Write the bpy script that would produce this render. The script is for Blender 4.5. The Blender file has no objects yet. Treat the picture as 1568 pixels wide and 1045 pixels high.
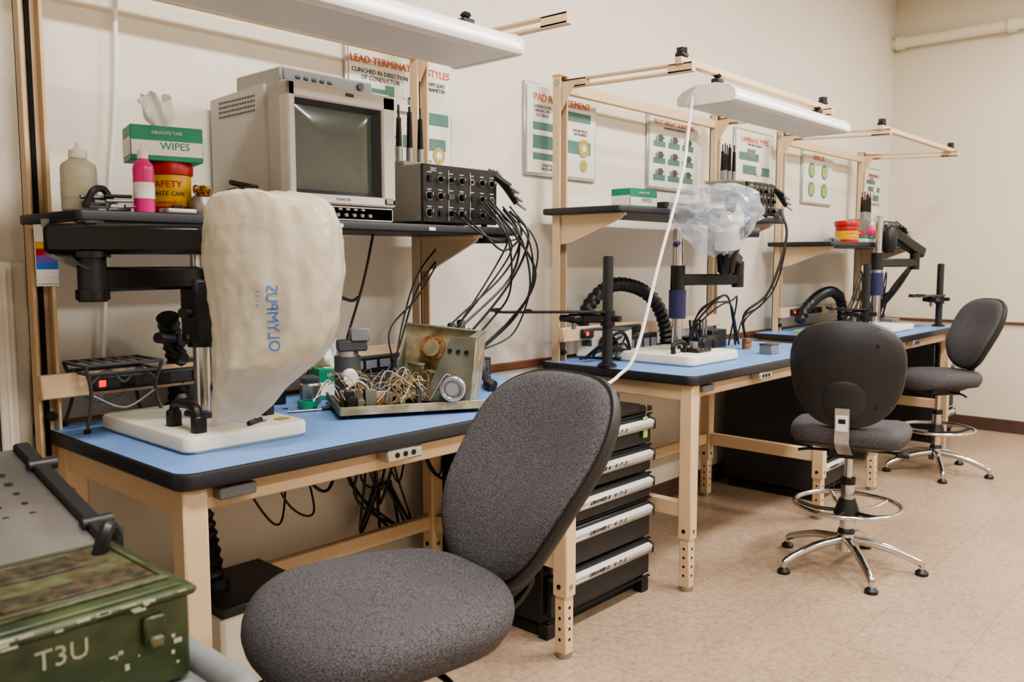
import bpy, bmesh, math, random
from mathutils import Vector, Matrix, noise
from mathutils.bvhtree import BVHTree
random.seed(7)
V=Vector
C0=bpy.context.scene.collection
try:
    bpy.context.scene.view_settings.look='AgX - Medium High Contrast'
except Exception as e: print(e)
# ------------------------------------------------------------------ materials
def srgb(r,g,b):
    f=lambda c:(c/255/12.92) if c/255<=.04045 else ((c/255+.055)/1.055)**2.4
    return (f(r),f(g),f(b),1)
def mat(name,rgb,rough=.5,metal=0,var=.08,scale=12,bump=0,bscale=60,trans=0,emit=0,rgb2=None,coat=0,detail=3):
    m=bpy.data.materials.new(name); m.use_nodes=True; nt=m.node_tree; N=nt.nodes; L=nt.links
    b=N['Principled BSDF']; c=srgb(*rgb)
    tc=N.new('ShaderNodeTexCoord'); nz=N.new('ShaderNodeTexNoise'); nz.inputs['Scale'].default_value=scale; nz.inputs['Detail'].default_value=detail
    L.new(tc.outputs['Object'],nz.inputs['Vector'])
    cr=N.new('ShaderNodeValToRGB'); e=cr.color_ramp.elements
    if rgb2: c1=srgb(*rgb2); c2=c
    else: c1=tuple(max(0,x*(1-var)) for x in c[:3])+(1,); c2=tuple(min(1,x*(1+var)) for x in c[:3])+(1,)
    e[0].position=.35; e[1].position=.65; e[0].color=c1; e[1].color=c2
    L.new(nz.outputs['Fac'],cr.inputs['Fac']); L.new(cr.outputs['Color'],b.inputs['Base Color'])
    b.inputs['Roughness'].default_value=rough; b.inputs['Metallic'].default_value=metal
    if trans: b.inputs['Transmission Weight'].default_value=trans
    if coat: b.inputs['Coat Weight'].default_value=coat
    if emit:
        b.inputs['Emission Color'].default_value=c; b.inputs['Emission Strength'].default_value=emit
    if bump:
        n2=N.new('ShaderNodeTexNoise'); n2.inputs['Scale'].default_value=bscale; n2.inputs['Detail'].default_value=4
        L.new(tc.outputs['Object'],n2.inputs['Vector'])
        bp=N.new('ShaderNodeBump'); bp.inputs['Strength'].default_value=bump; bp.inputs['Distance'].default_value=.004
        L.new(n2.outputs['Fac'],bp.inputs['Height']); L.new(bp.outputs['Normal'],b.inputs['Normal'])
    return m
M={}
def MM(k,*a,**kw): M[k]=mat(k,*a,**kw)
MM('wall',(224,217,204),rough=.75,var=.02,scale=1.5,bump=.35,bscale=45)
MM('wallfar',(224,216,198),rough=.75,var=.02,scale=1.5,bump=.3,bscale=45)
MM('ceil',(226,223,215),rough=.9,var=.03,bump=.3,bscale=30)
MM('brown',(112,72,52),rough=.5)
MM('basebd',(86,62,54),rough=.5)
MM('beige',(217,190,155),rough=.42,var=.03,scale=4)
MM('blue',(112,150,204),rough=.5,var=.05,scale=5,bump=.08,bscale=200)
MM('blkedge',(34,35,40),rough=.45)
MM('black',(28,28,30),rough=.42,var=.2)
MM('blackgl',(20,20,22),rough=.22)
MM('blkpaint',(38,38,40),rough=.5,bump=.1,bscale=150)
MM('chrome',(205,205,205),rough=.18,metal=1,var=.03)
MM('steel',(165,163,160),rough=.38,metal=.9,var=.1,scale=8)
MM('brushed',(138,136,134),rough=.4,metal=.85,var=.3,scale=5,detail=6)
MM('alu',(190,190,188),rough=.35,metal=.8)
MM('white',(236,234,228),rough=.5,var=.02)
MM('offwhite',(228,222,208),rough=.45,var=.03)
MM('label',(226,226,224),rough=.4,var=.02)
MM('drawerlabel',(206,206,204),rough=.4,var=.03)
MM('crt',(182,177,170),rough=.5,var=.03)
MM('crtdk',(146,142,136),rough=.5,var=.03)
MM('bezel',(206,203,196),rough=.45,var=.02)
MM('screen',(84,92,88),rough=.15,var=.05,scale=2,coat=.6)
MM('grey',(120,122,122),rough=.5)
MM('dkgrey',(70,72,74),rough=.5)
MM('greencart',(40,142,110),rough=.45)
MM('pgreen',(84,124,114),rough=.6)
MM('orange',(214,104,74),rough=.6)
MM('paper',(222,220,210),rough=.6,var=.02)
MM('ptan',(180,156,90),rough=.6)
MM('red',(178,32,30),rough=.35)
MM('yellow',(222,176,30),rough=.4)
MM('pink',(232,60,140),rough=.25)
MM('gold',(190,140,60),rough=.25,metal=.9)
MM('liquid',(196,196,170),rough=.2)
MM('bluetext',(50,110,190),rough=.4)
MM('purple',(120,80,170),rough=.5)
MM('fabric',(102,99,101),rough=.95,rgb2=(56,54,57),scale=300,detail=2,bump=.7,bscale=300)
MM('shell',(40,39,41),rough=.48,bump=.15,bscale=300)
MM('olive',(66,78,46),rough=.4,rgb2=(40,50,30),scale=14,bump=.4,bscale=30)
MM('scratch',(170,172,150),rough=.6)
MM('chip',(104,98,70),rough=.5,rgb2=(46,46,34),scale=60)
MM('toplab1',(82,70,50),rough=.5,rgb2=(30,36,24),scale=60,detail=8)
MM('toplab2',(84,92,62),rough=.5,rgb2=(66,40,30),scale=38,detail=8,bump=.4,bscale=60)
MM('pcb',(54,84,52),rough=.5,rgb2=(110,90,60),scale=70,detail=5)
MM('copper',(176,134,88),rough=.45,rgb2=(104,70,42),scale=90,metal=.3)
MM('chassis',(190,178,146),rough=.4,rgb2=(142,130,102),scale=20,metal=.4)
MM('chassisdk',(112,112,98),rough=.45,var=.2,metal=.3)
MM('wirecol',(170,140,96),rough=.5,rgb2=(90,70,48),scale=30)
MM('lampbody',(236,235,231),rough=.4,var=.02)
MM('lamplens',(212,211,208),rough=.35,var=.06,scale=250,bump=.5,bscale=300)
MM('lipglow',(250,249,245),rough=.3,emit=.6)  # front lip of unlit fixture; added glow imitates ceiling light catching it
MM('emit',(255,250,242),emit=6)
MM('navy',(45,45,85),rough=.4)
MM('redled',(230,30,20),emit=2)
MM('doordk',(62,68,72),rough=.5)
MM('hole',(22,20,18),rough=.9)
MM('greenboard',(150,190,90),rough=.5)
MM('tissue',(240,240,238),rough=.8)
def floor_mat():
    m=bpy.data.materials.new('vinyl_tile'); m.use_nodes=True; nt=m.node_tree;N=nt.nodes;L=nt.links;b=N['Principled BSDF']
    tc=N.new('ShaderNodeTexCoord')
    n1=N.new('ShaderNodeTexNoise'); n1.inputs['Scale'].default_value=48; n1.inputs['Detail'].default_value=6; n1.inputs['Roughness'].default_value=.65
    n2=N.new('ShaderNodeTexNoise'); n2.inputs['Scale'].default_value=1.2; n2.inputs['Detail'].default_value=3
    for n in (n1,n2): L.new(tc.outputs['Object'],n.inputs['Vector'])
    r1=N.new('ShaderNodeValToRGB'); e=r1.color_ramp.elements; e[0].position=.3;e[0].color=srgb(162,138,116); e[1].position=.64;e[1].color=srgb(196,172,149)
    L.new(n1.outputs['Fac'],r1.inputs['Fac'])
    r2=N.new('ShaderNodeValToRGB'); e=r2.color_ramp.elements; e[0].position=.3;e[0].color=(.84,.82,.80,1); e[1].position=.7;e[1].color=(1,1,1,1)
    L.new(n2.outputs['Fac'],r2.inputs['Fac'])
    mx=N.new('ShaderNodeMix'); mx.data_type='RGBA'; mx.blend_type='MULTIPLY'; mx.inputs[0].default_value=1
    L.new(r1.outputs['Color'],mx.inputs[6]); L.new(r2.outputs['Color'],mx.inputs[7])
    br=N.new('ShaderNodeTexBrick'); br.offset=0; br.inputs['Scale'].default_value=1; br.inputs['Brick Width'].default_value=.36; br.inputs['Row Height'].default_value=.36
    br.inputs['Mortar Size'].default_value=.0018; br.inputs['Color1'].default_value=(1,1,1,1); br.inputs['Color2'].default_value=(.94,.935,.93,1); br.inputs['Mortar'].default_value=(.70,.68,.66,1)
    L.new(tc.outputs['Object'],br.inputs['Vector'])
    m2=N.new('ShaderNodeMix'); m2.data_type='RGBA'; m2.blend_type='MULTIPLY'; m2.inputs[0].default_value=1
    L.new(mx.outputs[2],m2.inputs[6]); L.new(br.outputs['Color'],m2.inputs[7]); L.new(m2.outputs[2],b.inputs['Base Color'])
    b.inputs['Roughness'].default_value=.32
    return m
M['floor']=floor_mat()
def bag_mat(name,rgb,rgb2,rough,tr,alpha,sc=9,bump=.5):
    m=bpy.data.materials.new(name); m.use_nodes=True; nt=m.node_tree;N=nt.nodes;L=nt.links;b=N['Principled BSDF']; out=N['Material Output']
    tc=N.new('ShaderNodeTexCoord'); n=N.new('ShaderNodeTexNoise'); n.inputs['Scale'].default_value=sc; n.inputs['Detail'].default_value=5
    n.inputs['Distortion'].default_value=1.6
    L.new(tc.outputs['Object'],n.inputs['Vector'])
    r=N.new('ShaderNodeValToRGB'); e=r.color_ramp.elements; e[0].position=.35;e[0].color=srgb(*rgb2);e[1].position=.62;e[1].color=srgb(*rgb)
    L.new(n.outputs['Fac'],r.inputs['Fac']); L.new(r.outputs['Color'],b.inputs['Base Color']); b.inputs['Roughness'].default_value=rough
    b.inputs['Alpha'].default_value=alpha
    bp=N.new('ShaderNodeBump'); bp.inputs['Strength'].default_value=bump; bp.inputs['Distance'].default_value=.01
    L.new(n.outputs['Fac'],bp.inputs['Height']); L.new(bp.outputs['Normal'],b.inputs['Normal'])
    t=N.new('ShaderNodeBsdfTranslucent'); L.new(r.outputs['Color'],t.inputs['Color'])
    tp=N.new('ShaderNodeBsdfTransparent')
    ma=N.new('ShaderNodeMixShader'); ma.inputs[0].default_value=alpha; L.new(tp.outputs[0],ma.inputs[1]); L.new(t.outputs[0],ma.inputs[2])
    mx=N.new('ShaderNodeMixShader'); mx.inputs[0].default_value=tr
    L.new(b.outputs[0],mx.inputs[1]); L.new(ma.outputs[0],mx.inputs[2]); L.new(mx.outputs[0],out.inputs['Surface'])
    return m
M['bag']=bag_mat('dust_cover_vinyl',(236,228,210),(222,212,190),.2,.4,.80,5,.4)
M['bag2']=bag_mat('clear_bag_plastic',(240,244,250),(206,220,240),.06,.15,.30,9,.4)
M['bottle']=bag_mat('bottle_plastic',(225,222,205),(215,210,190),.3,.3,.85)

# ------------------------------------------------------------------ builder
def smooth_path(pts,n=8):
    P=[V(p) for p in pts]
    if len(P)<3: return P
    out=[]
    Q=[P[0]*2-P[1]]+P+[P[-1]*2-P[-2]]
    for i in range(1,len(Q)-2):
        a,b,c,d=Q[i-1:i+3]
        for k in range(n):
            t=k/n
            out.append(.5*((2*b)+(c-a)*t+(2*a-5*b+4*c-d)*t*t+(3*b-a-3*c+d)*t**3))
    out.append(P[-1]); return out
class B:
    def __init__(s,name): s.name=name; s.v=[]; s.f=[]; s.fm=[]; s.mats=[]
    def mi(s,k):
        if k not in s.mats: s.mats.append(k)
        return s.mats.index(k)
    def add(s,vs,fs,k,Mx=None):
        o=len(s.v); 
        for v in vs:
            v=V(v); s.v.append(Mx@v if Mx else v)
        for i,f in enumerate(fs):
            s.f.append([o+j for j in f]); s.fm.append(s.mi(k if isinstance(k,str) else k[i]))
        return s
    def box(s,c,d,k,bev=.0,rot=None,Mx=None,seg=1):
        bm=bmesh.new(); bmesh.ops.create_cube(bm,size=1)
        for v in bm.verts: v.co=V((v.co.x*d[0],v.co.y*d[1],v.co.z*d[2]))
        if bev: bmesh.ops.bevel(bm,geom=bm.edges[:],offset=min(bev,min(d)*.45),segments=seg,affect='EDGES',profile=.5)
        m=Matrix.Translation(V(c))
        if rot is not None:
            m=m@Matrix.Rotation(rot[2],4,'Z')@Matrix.Rotation(rot[1],4,'Y')@Matrix.Rotation(rot[0],4,'X')
        if Mx: m=Mx@m
        bm.verts.index_update()
        s.add([v.co.copy() for v in bm.verts],[[v.index for v in f.verts] for f in bm.faces],k,m); bm.free(); return s
    def beam(s,p0,p1,w,h,k,bev=.003,upv=(0,0,1)):
        p0=V(p0);p1=V(p1); d=p1-p0; L=d.length; x=d.normalized(); u=V(upv); y=u.cross(x)
        if y.length<1e-4: y=V((0,1,0)).cross(x)
        y.normalize(); z=x.cross(y)
        m=Matrix((x,y,z)).transposed().to_4x4(); m.translation=(p0+p1)/2
        return s.box((0,0,0),(L,w,h),k,bev,Mx=m)
    def loft(s,rings,k,c0=True,c1=True,Mx=None):
        n=len(rings[0]); vs=[V(p) for r in rings for p in r]; fs=[];ks=[]
        kk=(lambda i:k) if isinstance(k,str) else (lambda i:k[i])
        for i in range(len(rings)-1):
            for j in range(n):
                a=i*n+j;b=i*n+(j+1)%n; fs.append([a,b,b+n,a+n]); ks.append(kk(i))
        if c0: fs.append(list(range(n))[::-1]); ks.append(kk(0))
        if c1: fs.append([(len(rings)-1)*n+j for j in range(n)]); ks.append(kk(len(rings)-2))
        return s.add(vs,fs,ks,Mx)
    def cyl(s,p0,p1,r,k,r2=None,seg=20,Mx=None):
        p0=V(p0);p1=V(p1); r2=r if r2 is None else r2; d=(p1-p0).normalized()
        a=d.orthogonal().normalized(); b=d.cross(a)
        R=lambda p,r:[p+(a*math.cos(t)+b*math.sin(t))*r for t in [2*math.pi*i/seg for i in range(seg)]]
        return s.loft([R(p0,r),R(p1,r2)],k,Mx=Mx)
    def tube(s,pts,r,k,seg=8,n=8,closed=False,Mx=None,sm=True):
        P=smooth_path(pts,n) if sm else [V(p) for p in pts]
        rings=[]; a=None
        for i,p in enumerate(P):
            if closed: t=(P[(i+1)%len(P)]-P[i-1])
            else: t=P[min(i+1,len(P)-1)]-P[max(i-1,0)]
            t.normalize()
            if a is None: a=t.orthogonal().normalized()
            a=(a-t*a.dot(t)).normalized(); b=t.cross(a)
            rr=r(i) if callable(r) else r
            rings.append([p+(a*math.cos(q)+b*math.sin(q))*rr for q in [2*math.pi*j/seg for j in range(seg)]])
        if closed: rings.append(rings[0]); return s.loft(rings,k,False,False,Mx)
        return s.loft(rings,k,Mx=Mx)
    def hose(s,pts,r,k,step=.012,Mx=None,seg=16):
        P=smooth_path(pts,24); out=[P[0]]; acc=0
        for a,b in zip(P,P[1:]):
            acc+=(b-a).length
            if acc>=step: out.append(b); acc=0
        return s.tube(out,lambda i:r*(1 if i%2 else .8),k,seg=seg,sm=False,Mx=Mx)
    def lathe(s,prof,k,at=(0,0,0),seg=28,Mx=None):
        at=V(at)
        rings=[[at+V((r*math.cos(t),r*math.sin(t),z)) for t in [2*math.pi*i/seg for i in range(seg)]] for r,z in prof]
        return s.loft(rings,k,Mx=Mx)
    def torus(s,c,R_,r,k,seg=40,Mx=None,sc=(1,1)):
        pts=[V(c)+V((R_*sc[0]*math.cos(t),R_*sc[1]*math.sin(t),0)) for t in [2*math.pi*i/seg for i in range(seg)]]
        return s.tube(pts,r,k,seg=10,closed=True,sm=False,Mx=Mx)
    def poly(s,pts,ext,k,Mx=None):
        e=V(ext); P=[V(p) for p in pts]
        return s.loft([P,[p+e for p in P]],k,Mx=Mx)
    def pad(s,outline,prof,k,deform=None,Mx=None,c0=True,c1=True):
        rings=[]
        for kk,z in prof:
            r=[]
            for x,y in outline:
                p=V((x*kk,y*kk,z))
                if deform: p=deform(p)
                r.append(p)
            rings.append(r)
        return s.loft(rings,k,c0,c1,Mx=Mx)
    def text(s,body,size,k,Mx,ext=.0006,align='CENTER',proj=None,sub=0):
        cu=bpy.data.curves.new('tmp','FONT'); cu.body=body; cu.size=size; cu.extrude=ext; cu.align_x=align; cu.align_y='CENTER'; cu.resolution_u=2
        o=bpy.data.objects.new('tmp',cu); C0.objects.link(o); bpy.context.view_layer.update()
        me=bpy.data.meshes.new_from_object(o.evaluated_get(bpy.context.evaluated_depsgraph_get()))
        vs=[v.co.copy() for v in me.vertices]; fs=[list(p.vertices) for p in me.polygons]
        bpy.data.objects.remove(o); bpy.data.curves.remove(cu); bpy.data.meshes.remove(me)
        if proj:
            vs=[proj(v) for v in vs]; return s.add(vs,fs,k)
        return s.add(vs,fs,k,Mx)
    def done(s,origin=(0,0,0),loc=None,rz=0,ang=38,scale=1,tri=False):
        o=V(origin); me=bpy.data.meshes.new(s.name)
        me.from_pydata([(v-o)*scale for v in s.v],[],s.f)
        for k in s.mats: me.materials.append(M[k])
        me.polygons.foreach_set('material_index',s.fm)
        bm=bmesh.new(); bm.from_mesh(me); bmesh.ops.recalc_face_normals(bm,faces=bm.faces[:])
        if tri: bmesh.ops.triangulate(bm,faces=bm.faces[:])
        bm.to_mesh(me); bm.free()
        me.polygons.foreach_set('use_smooth',[not tri]*len(me.polygons))
        if not tri: me.set_sharp_from_angle(angle=math.radians(ang))
        me.update()
        ob=bpy.data.objects.new(s.name,me); C0.objects.link(ob)
        ob.location=V(loc) if loc is not None else o; ob.rotation_euler=(0,0,rz); return ob
def rrect(x0,x1,y0,y1,r,n=6):
    out=[]
    for cx,cy,a in ((x1-r,y1-r,0),(x0+r,y1-r,90),(x0+r,y0+r,180),(x1-r,y0+r,270)):
        for i in range(n+1):
            t=math.radians(a+90*i/n); out.append((cx+r*math.cos(t),cy+r*math.sin(t)))
    return out
def selip(w,h,n=2.6,taper=0,N=56):
    out=[]
    for i in range(N):
        t=2*math.pi*i/N; c,s_=math.cos(t),math.sin(t)
        x=math.copysign(abs(c)**(2/n),c)*w/2; y=math.copysign(abs(s_)**(2/n),s_)*h/2
        out.append((x*(1+taper*y/(h/2)),y))
    return out
def slab(b,ol,z0,z1,k,bev=.006,top=None,inset=.0):
    cx=sum(p[0] for p in ol)/len(ol); cy=sum(p[1] for p in ol)/len(ol)
    w=max(p[0] for p in ol)-min(p[0] for p in ol); h=max(p[1] for p in ol)-min(p[1] for p in ol)
    def R(i,z): return [(cx+(x-cx)*(1-2*i/w),cy+(y-cy)*(1-2*i/h),z) for x,y in ol]
    b.loft([R(bev,z0),R(0,z0+bev),R(0,z1-bev),R(bev*.3,z1-bev*.3),R(bev,z1)],k,c1=(top is None))
    if top: b.loft([R(bev,z1),R(bev+.001,z1)],top,c0=False)
U=random.uniform
WY=2.72; FX=8.03; CZ=3.75
# ------------------------------------------------------------------ room shell
def wallbox(name,c,d,k):
    return B(name).box((0,0,0),d,k).done(loc=c)
wallbox('floor',(2.75,-.65,-.05),(10.8,7.0,.1),'floor')
wallbox('ceiling',(2.75,-.65,CZ+.05),(10.8,7.0,.1),'ceil')
wallbox('wall_north',(2.75,WY+.05,CZ/2),(10.8,.1,CZ),'wall')
wallbox('wall_east',(FX+.05,-.665,CZ/2),(.1,6.77,CZ),'wallfar')
wallbox('wall_south',(2.75,-4.1,CZ/2),(10.8,.1,CZ),'wall')
wallbox('wall_west',(-2.55,-.665,CZ/2),(.1,6.77,CZ),'wall')
b=B('baseboard_north'); b.box((4.41,WY-.006,.055),(7.2,.012,.11),'basebd',.003); b.done(origin=(4.4,WY,.055))
b=B('baseboard_east'); b.box((FX-.006,-.65,.055),(.012,6.7,.11),'basebd',.003); b.done(origin=(FX,-.65,.055))
b=B('trim_1'); b.box((4.41,WY-.01,.945),(7.2,.02,.035),'brown',.004); b.done(origin=(4.4,WY,.94))
b=B('trim_2'); b.box((FX-.01,-.65,.925),(.02,6.7,.022),'brown',.004); b.done(origin=(FX,-.65,.92))
b=B('wall_pipe'); b.cyl((FX-.07,WY-.0,3.35),(FX-.07,-4.0,3.35),.048,'wallfar',seg=20)
for y in (2.62,1.75,.4,-.6,-2.2): b.cyl((FX-.07,y,3.35),(FX-.07,y+.06,3.35),.060,'wallfar'); b.box((FX-.03,y+.03,3.35),(.06,.03,.06),'wallfar')
b.done(origin=(FX-.07,0,3.35))
b=B('door_1'); b.box((.25,WY-.022,1.15),(.95,.036,2.3),'doordk',.004); b.box((.25,WY-.045,1.6),(.6,.01,.9),'screen',.003)
b.box((-.24,WY-.031,1.17),(.05,.06,2.34),'dkgrey',.004); b.box((.745,WY-.031,1.17),(.05,.06,2.34),'dkgrey',.004); b.box((.25,WY-.031,2.33),(1.04,.06,.05),'dkgrey',.004)
b.cyl((.62,WY-.04,1.02),(.62,WY-.1,1.02),.012,'steel'); b.cyl((.62,WY-.1,1.02),(.52,WY-.1,1.02),.011,'steel'); b.done(origin=(.25,WY,0))
b=B('wall_raceway'); b.box((.80,WY-.03,.72),(.05,.06,1.44),'offwhite',.006); b.box((.845,WY-.02,.72),(.035,.04,1.43),'offwhite',.004)
b.box((.80,WY-.063,.72),(.01,.006,1.40),'white',.001); b.done(origin=(.82,WY,0))
b=B('wall_outlet'); b.box((2.15,WY-.005,.52),(.075,.01,.12),'offwhite',.003)
for z in (.49,.55):
    b.box((2.15,WY-.012,z),(.035,.006,.03),'white',.002)
    for dx in(-.007,.007): b.box((2.15+dx,WY-.016,z),(.003,.002,.012),'hole')
b.done(origin=(2.15,WY,.52))

# ------------------------------------------------------------------ workbench
YF=1.82; YB=2.68; TZ=.955; PY=2.61
def bench(x0,x1,legs,posts,shelf,armend,hasfront=True):
    b=B('workbench')
    ol=rrect(x0,x1,YF,YB,.045)
    slab(b,ol,TZ-.042,TZ,'blkedge',.008,top='blue')
    b.box(((x0+x1)/2,YF+.075,TZ-.075),(x1-x0-.12,.035,.065),'beige',.004)
    b.box(((x0+x1)/2,PY-.06,TZ-.075),(x1-x0-.12,.035,.065),'beige',.004)
    for lx in legs:
        b.box((lx,(YF+YB)/2,TZ-.078),(.05,YB-YF-.1,.07),'beige',.004)
        for ly in (YF+.055,PY-.03):
            b.box((lx,ly,.575),(.062,.062,.69),'beige',.005)
            b.box((lx,ly,.14),(.05,.05,.25),'beige',.004)
            b.cyl((lx,ly,.0),(lx,ly,.018),.03,'steel'); 
            for z in (.07,.11,.15,.19): 
                b.cyl((lx,ly-.0255,z),(lx,ly-.0262,z),.006,'hole',seg=10); b.cyl((lx-.0255,ly,z),(lx-.0262,ly,z),.006,'hole',seg=10)
            b.cyl((lx,ly-.031,.27),(lx,ly-.034,.27),.009,'steel',seg=12); b.cyl((lx-.031,ly,.27),(lx-.034,ly,.27),.009,'hole',seg=12)
        b.box((lx,(YF+PY)/2,.36),(.04,PY-YF-.1,.07),'beige',.004)
    b.box(((legs[0]+legs[1])/2,PY-.03,.36),(legs[1]-legs[0],.035,.06),'beige',.004)
    pz=2.31
    sx0,sx1,sz,sy=shelf
    for i,px in enumerate(posts):
        b.box((px,PY+.018,(pz+.86)/2),(.062,.01,pz-.86),'beige',.002)
        b.box((px-.026,PY,(pz+.86)/2),(.01,.045,pz-.86),'beige',.002)
        b.box((px+.026,PY,(pz+.86)/2),(.01,.045,pz-.86),'beige',.002)
        b.box((px,PY+.008,(pz+.86)/2),(.012,.012,pz-.9),'hole')
        b.box((px,PY,pz+.004),(.07,.055,.01),'beige',.002)
        b.cyl((px,PY-.02,1.0),(px,PY-.035,1.0),.014,'hole',seg=12)
        ae,az=armend
        for dz in (.016,-.016):
            b.beam((px+.03,PY,pz-.03+dz),(px+.03,ae-.06,az+dz),.03,.011,'beige',.002)
        b.beam((px+.03,PY,pz-.03),(px+.03,PY-.14,pz-.03-(pz-.03-az)*.14/(PY-ae)),.03,.04,'beige',.002)
        b.beam((px+.03,ae+.06,az+(pz-.03-az)*.06/(PY-ae)),(px+.03,ae-.06,az),.03,.04,'beige',.002)
        b.poly([(px-.02,PY-.02,pz-.03),(px-.02,PY-.02,pz-.16),(px-.02,PY-.1,pz-.04)],(.008,0,0),'beige')
        b.cyl((px-.035,PY,pz-.03),(px+.06,PY,pz-.03),.016,'steel',seg=12)
        if sx0-.1<px<sx1+.05:
            b.poly([(px-.02,PY-.02,sz-.03),(px-.02,PY-.02,sz-.17),(px-.02,PY-.09,sz-.16),(px-.02,sy+.04,sz-.055),(px-.02,sy+.02,sz-.03)],(.012,0,0),'beige')
            b.box((px-.01,(PY+sy)/2,sz-.036),(.05,PY-sy-.06,.012),'beige',.002)
    if hasfront:
        b.beam((posts[0],ae,az+.03),(posts[1]+.06,ae,az+.03),.035,.03,'beige',.003)
        for px in posts:
            b.box((px+.03,ae,az+.055),(.05,.045,.02),'black',.006)
            for a in range(5):
                t=a*2*math.pi/5; b.cyl((px+.03+.014*math.cos(t),ae+.014*math.sin(t),az+.065),(px+.03+.014*math.cos(t),ae+.014*math.sin(t),az+.085),.010,'black',seg=8)
    b.box(((posts[0]+posts[1])/2,PY,pz-.05),(posts[1]-posts[0],.03,.05),'beige',.003)
    ol=rrect(sx0,sx1,sy,WY-.06,.02)
    slab(b,ol,sz-.03,sz,'blkedge',.006,top='grey')
    for fx in (.48,.72): b.box((sx0+(sx1-sx0)*fx,sy-.0005,sz-.016),(.03,.003,.012),'label',.001)
    b.box(((posts[0]+posts[1])/2,PY-.035,1.085),(posts[1]-posts[0]+.06,.03,.07),'beige',.004)
    b.box((posts[0]+.35,PY-.062,1.085),(.5,.03,.045),'blkpaint',.006)
    for i in range(4): b.box((posts[0]+.2+i*.11,PY-.078,1.085),(.04,.004,.03),'hole',.001)
    b.box((posts[0]+.125,PY-.078,1.085),(.02,.006,.02),'redled',.002)
    b.box((legs[0]+.62,YF+.03,TZ-.06),(.13,.05,.035),'alu',.004); 
    for i in range(3): b.cyl((legs[0]+.59+.03*i,YF+.005,TZ-.06),(legs[0]+.59+.03*i,YF+.003,TZ-.06),.008,'hole',seg=10)
    b.box((legs[0]+.11,YF+.045,TZ-.068),(.10,.04,.03),'grey',.004)
    return b.done(origin=((x0+x1)/2,(YF+YB)/2,0))
bench(.88,2.62,(.93,2.335),(.88,2.31),(.845,2.5,1.57,2.24),(1.93,2.27),hasfront=False)
bench(3.13,4.82,(3.19,4.6),(3.2,4.68),(3.12,4.8,1.69,2.2),(1.97,2.26))
bench(5.36,6.98,(5.43,6.9),(5.58,7.05),(5.5,7.1,1.57,2.2),(1.96,2.25))

def tlight(x0,x1,y0,y1,z0,z1):
    b=B('bench_task_light'); L=x1-x0
    cy=(y0+y1)/2;w=(y1-y0)/2;h=z1-z0
    prof=[(-w,.25*h),(-w*.97,.05*h),(-w*.85,0),(w*.85,0),(w*.97,.05*h),(w,.25*h),(w,.45*h),(w*.8,.75*h),(w*.35,h),(-w*.35,h),(-w*.8,.8*h),(-w*.97,.55*h)]
    P=[(cy+a,z0+c) for a,c in prof]
    b.loft([[(x0+.012,y,z) for y,z in P],[(x1-.012,y,z) for y,z in P]],'lampbody')
    b.box(((x0+x1)/2,cy,z0-.001),(L-.08,w*1.55,.006),'lamplens',.002)
    b.cyl((x0+.01,y0+.012,z0+.25*h),(x1-.01,y0+.012,z0+.25*h),.22*h,'lipglow',seg=16)
    for xx in (x0+.006,x1-.006):
        b.loft([[(xx-.008,cy+(y-cy)*1.04,z0+h/2+(z-z0-h/2)*1.08) for y,z in P],[(xx+.008,cy+(y-cy)*1.04,z0+h/2+(z-z0-h/2)*1.08) for y,z in P]],'white')
    for xx in (x0+.1,x1-.1):
        b.cyl((xx,cy,z1-.01),(xx,cy,z1+.05),.008,'black',seg=10); b.box((xx,cy,z1+.03),(.05,.04,.02),'black',.004)
        for a in range(5):
            t=a*2*math.pi/5; b.cyl((xx,cy,z1+.045),(xx+.015*math.cos(t),cy+.015*math.sin(t),z1+.056),.008,'black',seg=8)
    return b.done(origin=((x0+x1)/2,cy,z0))
tlight(.45,2.10,1.87,2.19,2.105,2.185)
tlight(3.42,4.72,1.82,2.10,2.14,2.22)

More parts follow.
